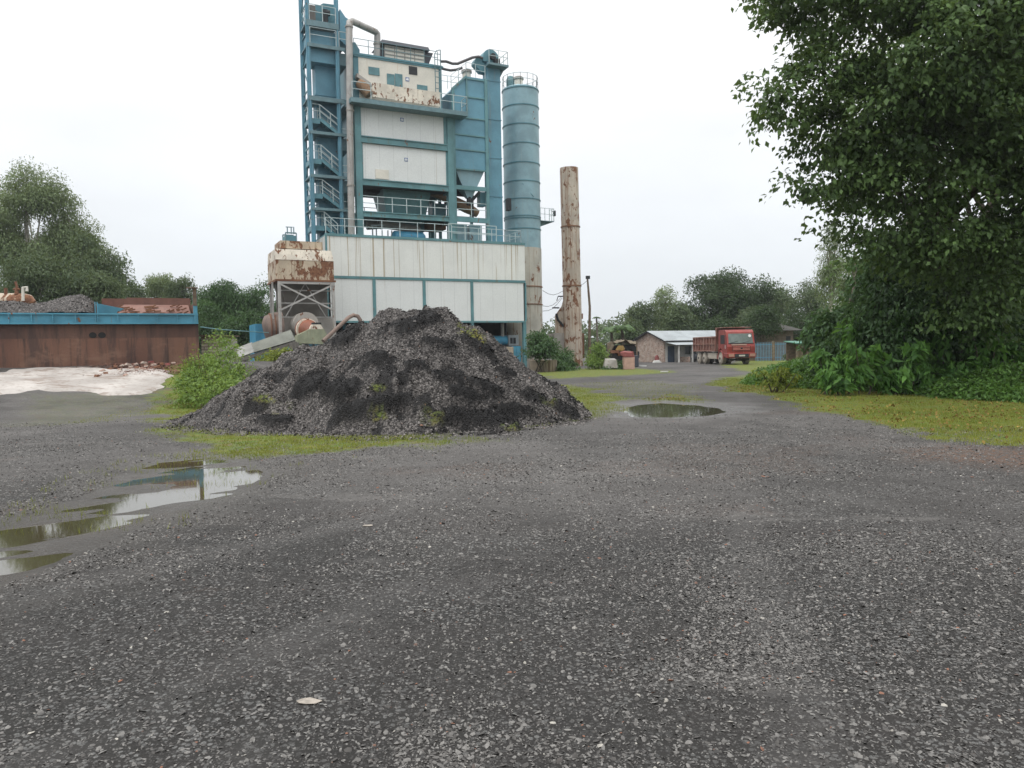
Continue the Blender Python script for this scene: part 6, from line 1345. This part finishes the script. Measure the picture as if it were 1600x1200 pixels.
# palm beside the wreck
def palm(px, py, r_px, Y, lab, seed, base=560):
    R_ = np.random.default_rng(seed); c = P(px, py, Y); R0 = r_px/1200*Y; th = thing('palm_tree', lab, 'palm', (c.x, Y, 0), 0, 'palms near the brick house')
    MB().tube([(c.x+.2, Y, 0), (c.x+.1, Y, c.z*.6), (c.x, Y, c.z)], [.22, .16, .14], 8).build('trunk', M['bark'], th, 50)
    V_ = []; 
    for k in range(17):
        a = 2*pi*k/17+R_.uniform(-.15, .15); el0 = R_.uniform(.45, 1.4); Lr = R0*R_.uniform(.8, 1.1)
        for s_ in np.linspace(.12, 1, 26):
            rr = Lr*s_*(.45+.55*cos(el0)); z = c.z+Lr*(1.25*sin(el0)*s_-(1.0*sin(el0)+.25)*s_*s_); b = np.array([c.x+cos(a)*rr, Y+sin(a)*rr, z]); sd_ = np.array([-sin(a), cos(a), -.45]); fw = np.array([cos(a), sin(a), -.3])
            ln = R0*.26*sin(pi*min(.97, s_*.85+.1))
            for sg in (-1, 1): e_ = b+np.array([sg*sd_[0], sg*sd_[1], sd_[2]])*ln+fw*ln*.5; V_ += [b-fw*.05, b+fw*.07, e_, e_-fw*.03]
    V_ = np.array(V_); npmesh('frond', V_, np.arange(len(V_)).reshape(-1, 4), M['palm'], th, attrs=dict(tint=R_.uniform(0, 1, len(V_)//4).repeat(4)))
palm(972, 516, 30, 74, 'palm with arching fronds above the wrecked machine', 1)
palm(955, 518, 24, 80, 'smaller palm half hidden left of the larger palm', 2)
palm(932, 497, 8, 128, 'tiny distant palm standing above the treeline right of the leaning pole', 3)
# bushes
def bush(name, label, lobs, per, sig, leaf, mat, seed, n, group=None, zmin=.02, cat='bush', stems=5, **k):
    lb = [plobe(*a) for a in lobs]; g_ = lb[0]; th = thing(name, label, cat, (g_[0], g_[1], 0), 0, group)
    q = MB(); R2 = random.Random(seed)
    for l in lb[:stems+3]: q.tube([(g_[0]+R2.uniform(-.3, .3), g_[1], 0), Vector(l[:3])*.5+Vector((g_[0], g_[1], 0))*.5, Vector(l[:3])], [.04, .03, .015], 5)
    q.build('stem', M['bark'], th); crown(th, lb, n, per, sig, leaf, M[mat], seed, .35, name='foliage', zmin=zmin, **k); return th
bush('lime_bush', 'lime green weedy bush between the pale slab and the gravel heap', [(330,592,36,24),(300,598,26,23.5),(360,590,26,24.5),(345,560,22,25),(318,568,20,24.5),(375,578,16,25),(290,612,18,22.5),(335,610,28,22.5),(346,528,11,25.5),(357,545,14,25.5),(300,575,12,24),(362,604,16,23)], 26, .22, .105, 'leaf_lime', 61, 330, droop=.3)
q = P(305, 560, 24); th = thing('tall_weed', 'thin brownish weed with seed heads beside the rusty wall end', 'weed', (q.x, 24, 0))
qm = MB(); R2 = random.Random(4); Cw = []
for x, y in ((303,537),(297,552),(311,548),(282,556),(290,566),(318,560)): a_ = P(x, y, 24); b_ = Vector((q.x+R2.uniform(-.2, .2), 24, .1)); qm.tube([b_, b_.lerp(a_, .6)+Vector((.05, 0, 0)), a_], [.015, .012, .006], 5); Cw += [tuple(b_.lerp(a_, f_)) for f_ in (.6, .7, .8, .9, 1)]
qm.build('stem', M['wood'], th); v_, f_, t_ = leaves(np.array(Cw), 5, .05, .09, np.random.default_rng(3), wid=.4); npmesh('foliage', v_, f_, M['leaf_yel'], th, attrs=dict(tint=t_))
bush('dark_bush', 'dark green shrub against the beige silo foot', [(840,528,14,53),(852,537,14,52.5),(832,541,12,52.5),(846,546,13,52.3),(862,546,8,52.5),(842,520,8,53)], 34, .32, .20, 'leaf_mid', 62, 130, zmin=.8, droop=.3)
bush('creeper_bush', 'green creeper bush sprawling at the chimney foot right of the trough', [(880,560,10,56),(870,566,8,55),(893,570,8,56),(884,552,8,57),(882,573,7,54)], 34, .30, .18, 'leaf_mid', 63, 95, droop=.3)
bush('light_bush', 'fresh light green bush right of the leaning pole', [(935,550,12,58),(927,560,11,57.5),(941,560,11,58),(934,541,8,58),(926,568,7,57),(943,568,7,57)], 34, .28, .16, 'leaf_lime', 64, 110, droop=.3)
bush('low_weeds', 'low weeds between light bush and pink pillar', [(958,574,10,57),(968,571,9,57),(950,576,8,56),(972,575,7,56)], 10, .2, .2, 'leaf_mid', 65, 160, cat='weeds')
bush('gate_bush', 'small dark bush in front of the blue bar fence', [(1236,552,7,70),(1242,554,6,70),(1230,556,5,70)], 8, .2, .22, 'leaf_far', 66, 60)
bush('heap_weeds', 'weeds growing beside the compressor tank at the heap edge', [(768,535,7,50),(760,540,6,50),(774,545,6,50)], 8, .15, .2, 'leaf_far', 67, 70, cat='weeds')
bush('dry_weeds', 'brown green weeds under the corrugated conveyor', [(425,556,12,36),(438,552,10,36.5),(412,562,10,35),(450,550,8,37)], 9, .15, .12, 'leaf_yel', 68, 220, cat='weeds')

# ------------------------------------------------------------------ damp air that pales the far trees
hz_ = MB().box((-1000, -100, -1.2), (1000, 1500, 60)).build('haze', bpy.data.materials.new('damp_air')); put(hz_, 'thin damp haze over the whole yard', kind='stuff')
hm = hz_.data.materials[0]; hm.use_nodes = True; hm.node_tree.nodes.clear()
pv = hm.node_tree.nodes.new('ShaderNodeVolumePrincipled'); ho_ = hm.node_tree.nodes.new('ShaderNodeOutputMaterial'); hm.node_tree.links.new(pv.outputs[0], ho_.inputs['Volume'])
pv.inputs['Color'].default_value = (.93, .96, 1, 1); pv.inputs['Density'].default_value = .00035; pv.inputs['Anisotropy'].default_value = .3

for m_ in bpy.data.materials:
    if not m_.users: bpy.data.materials.remove(m_)
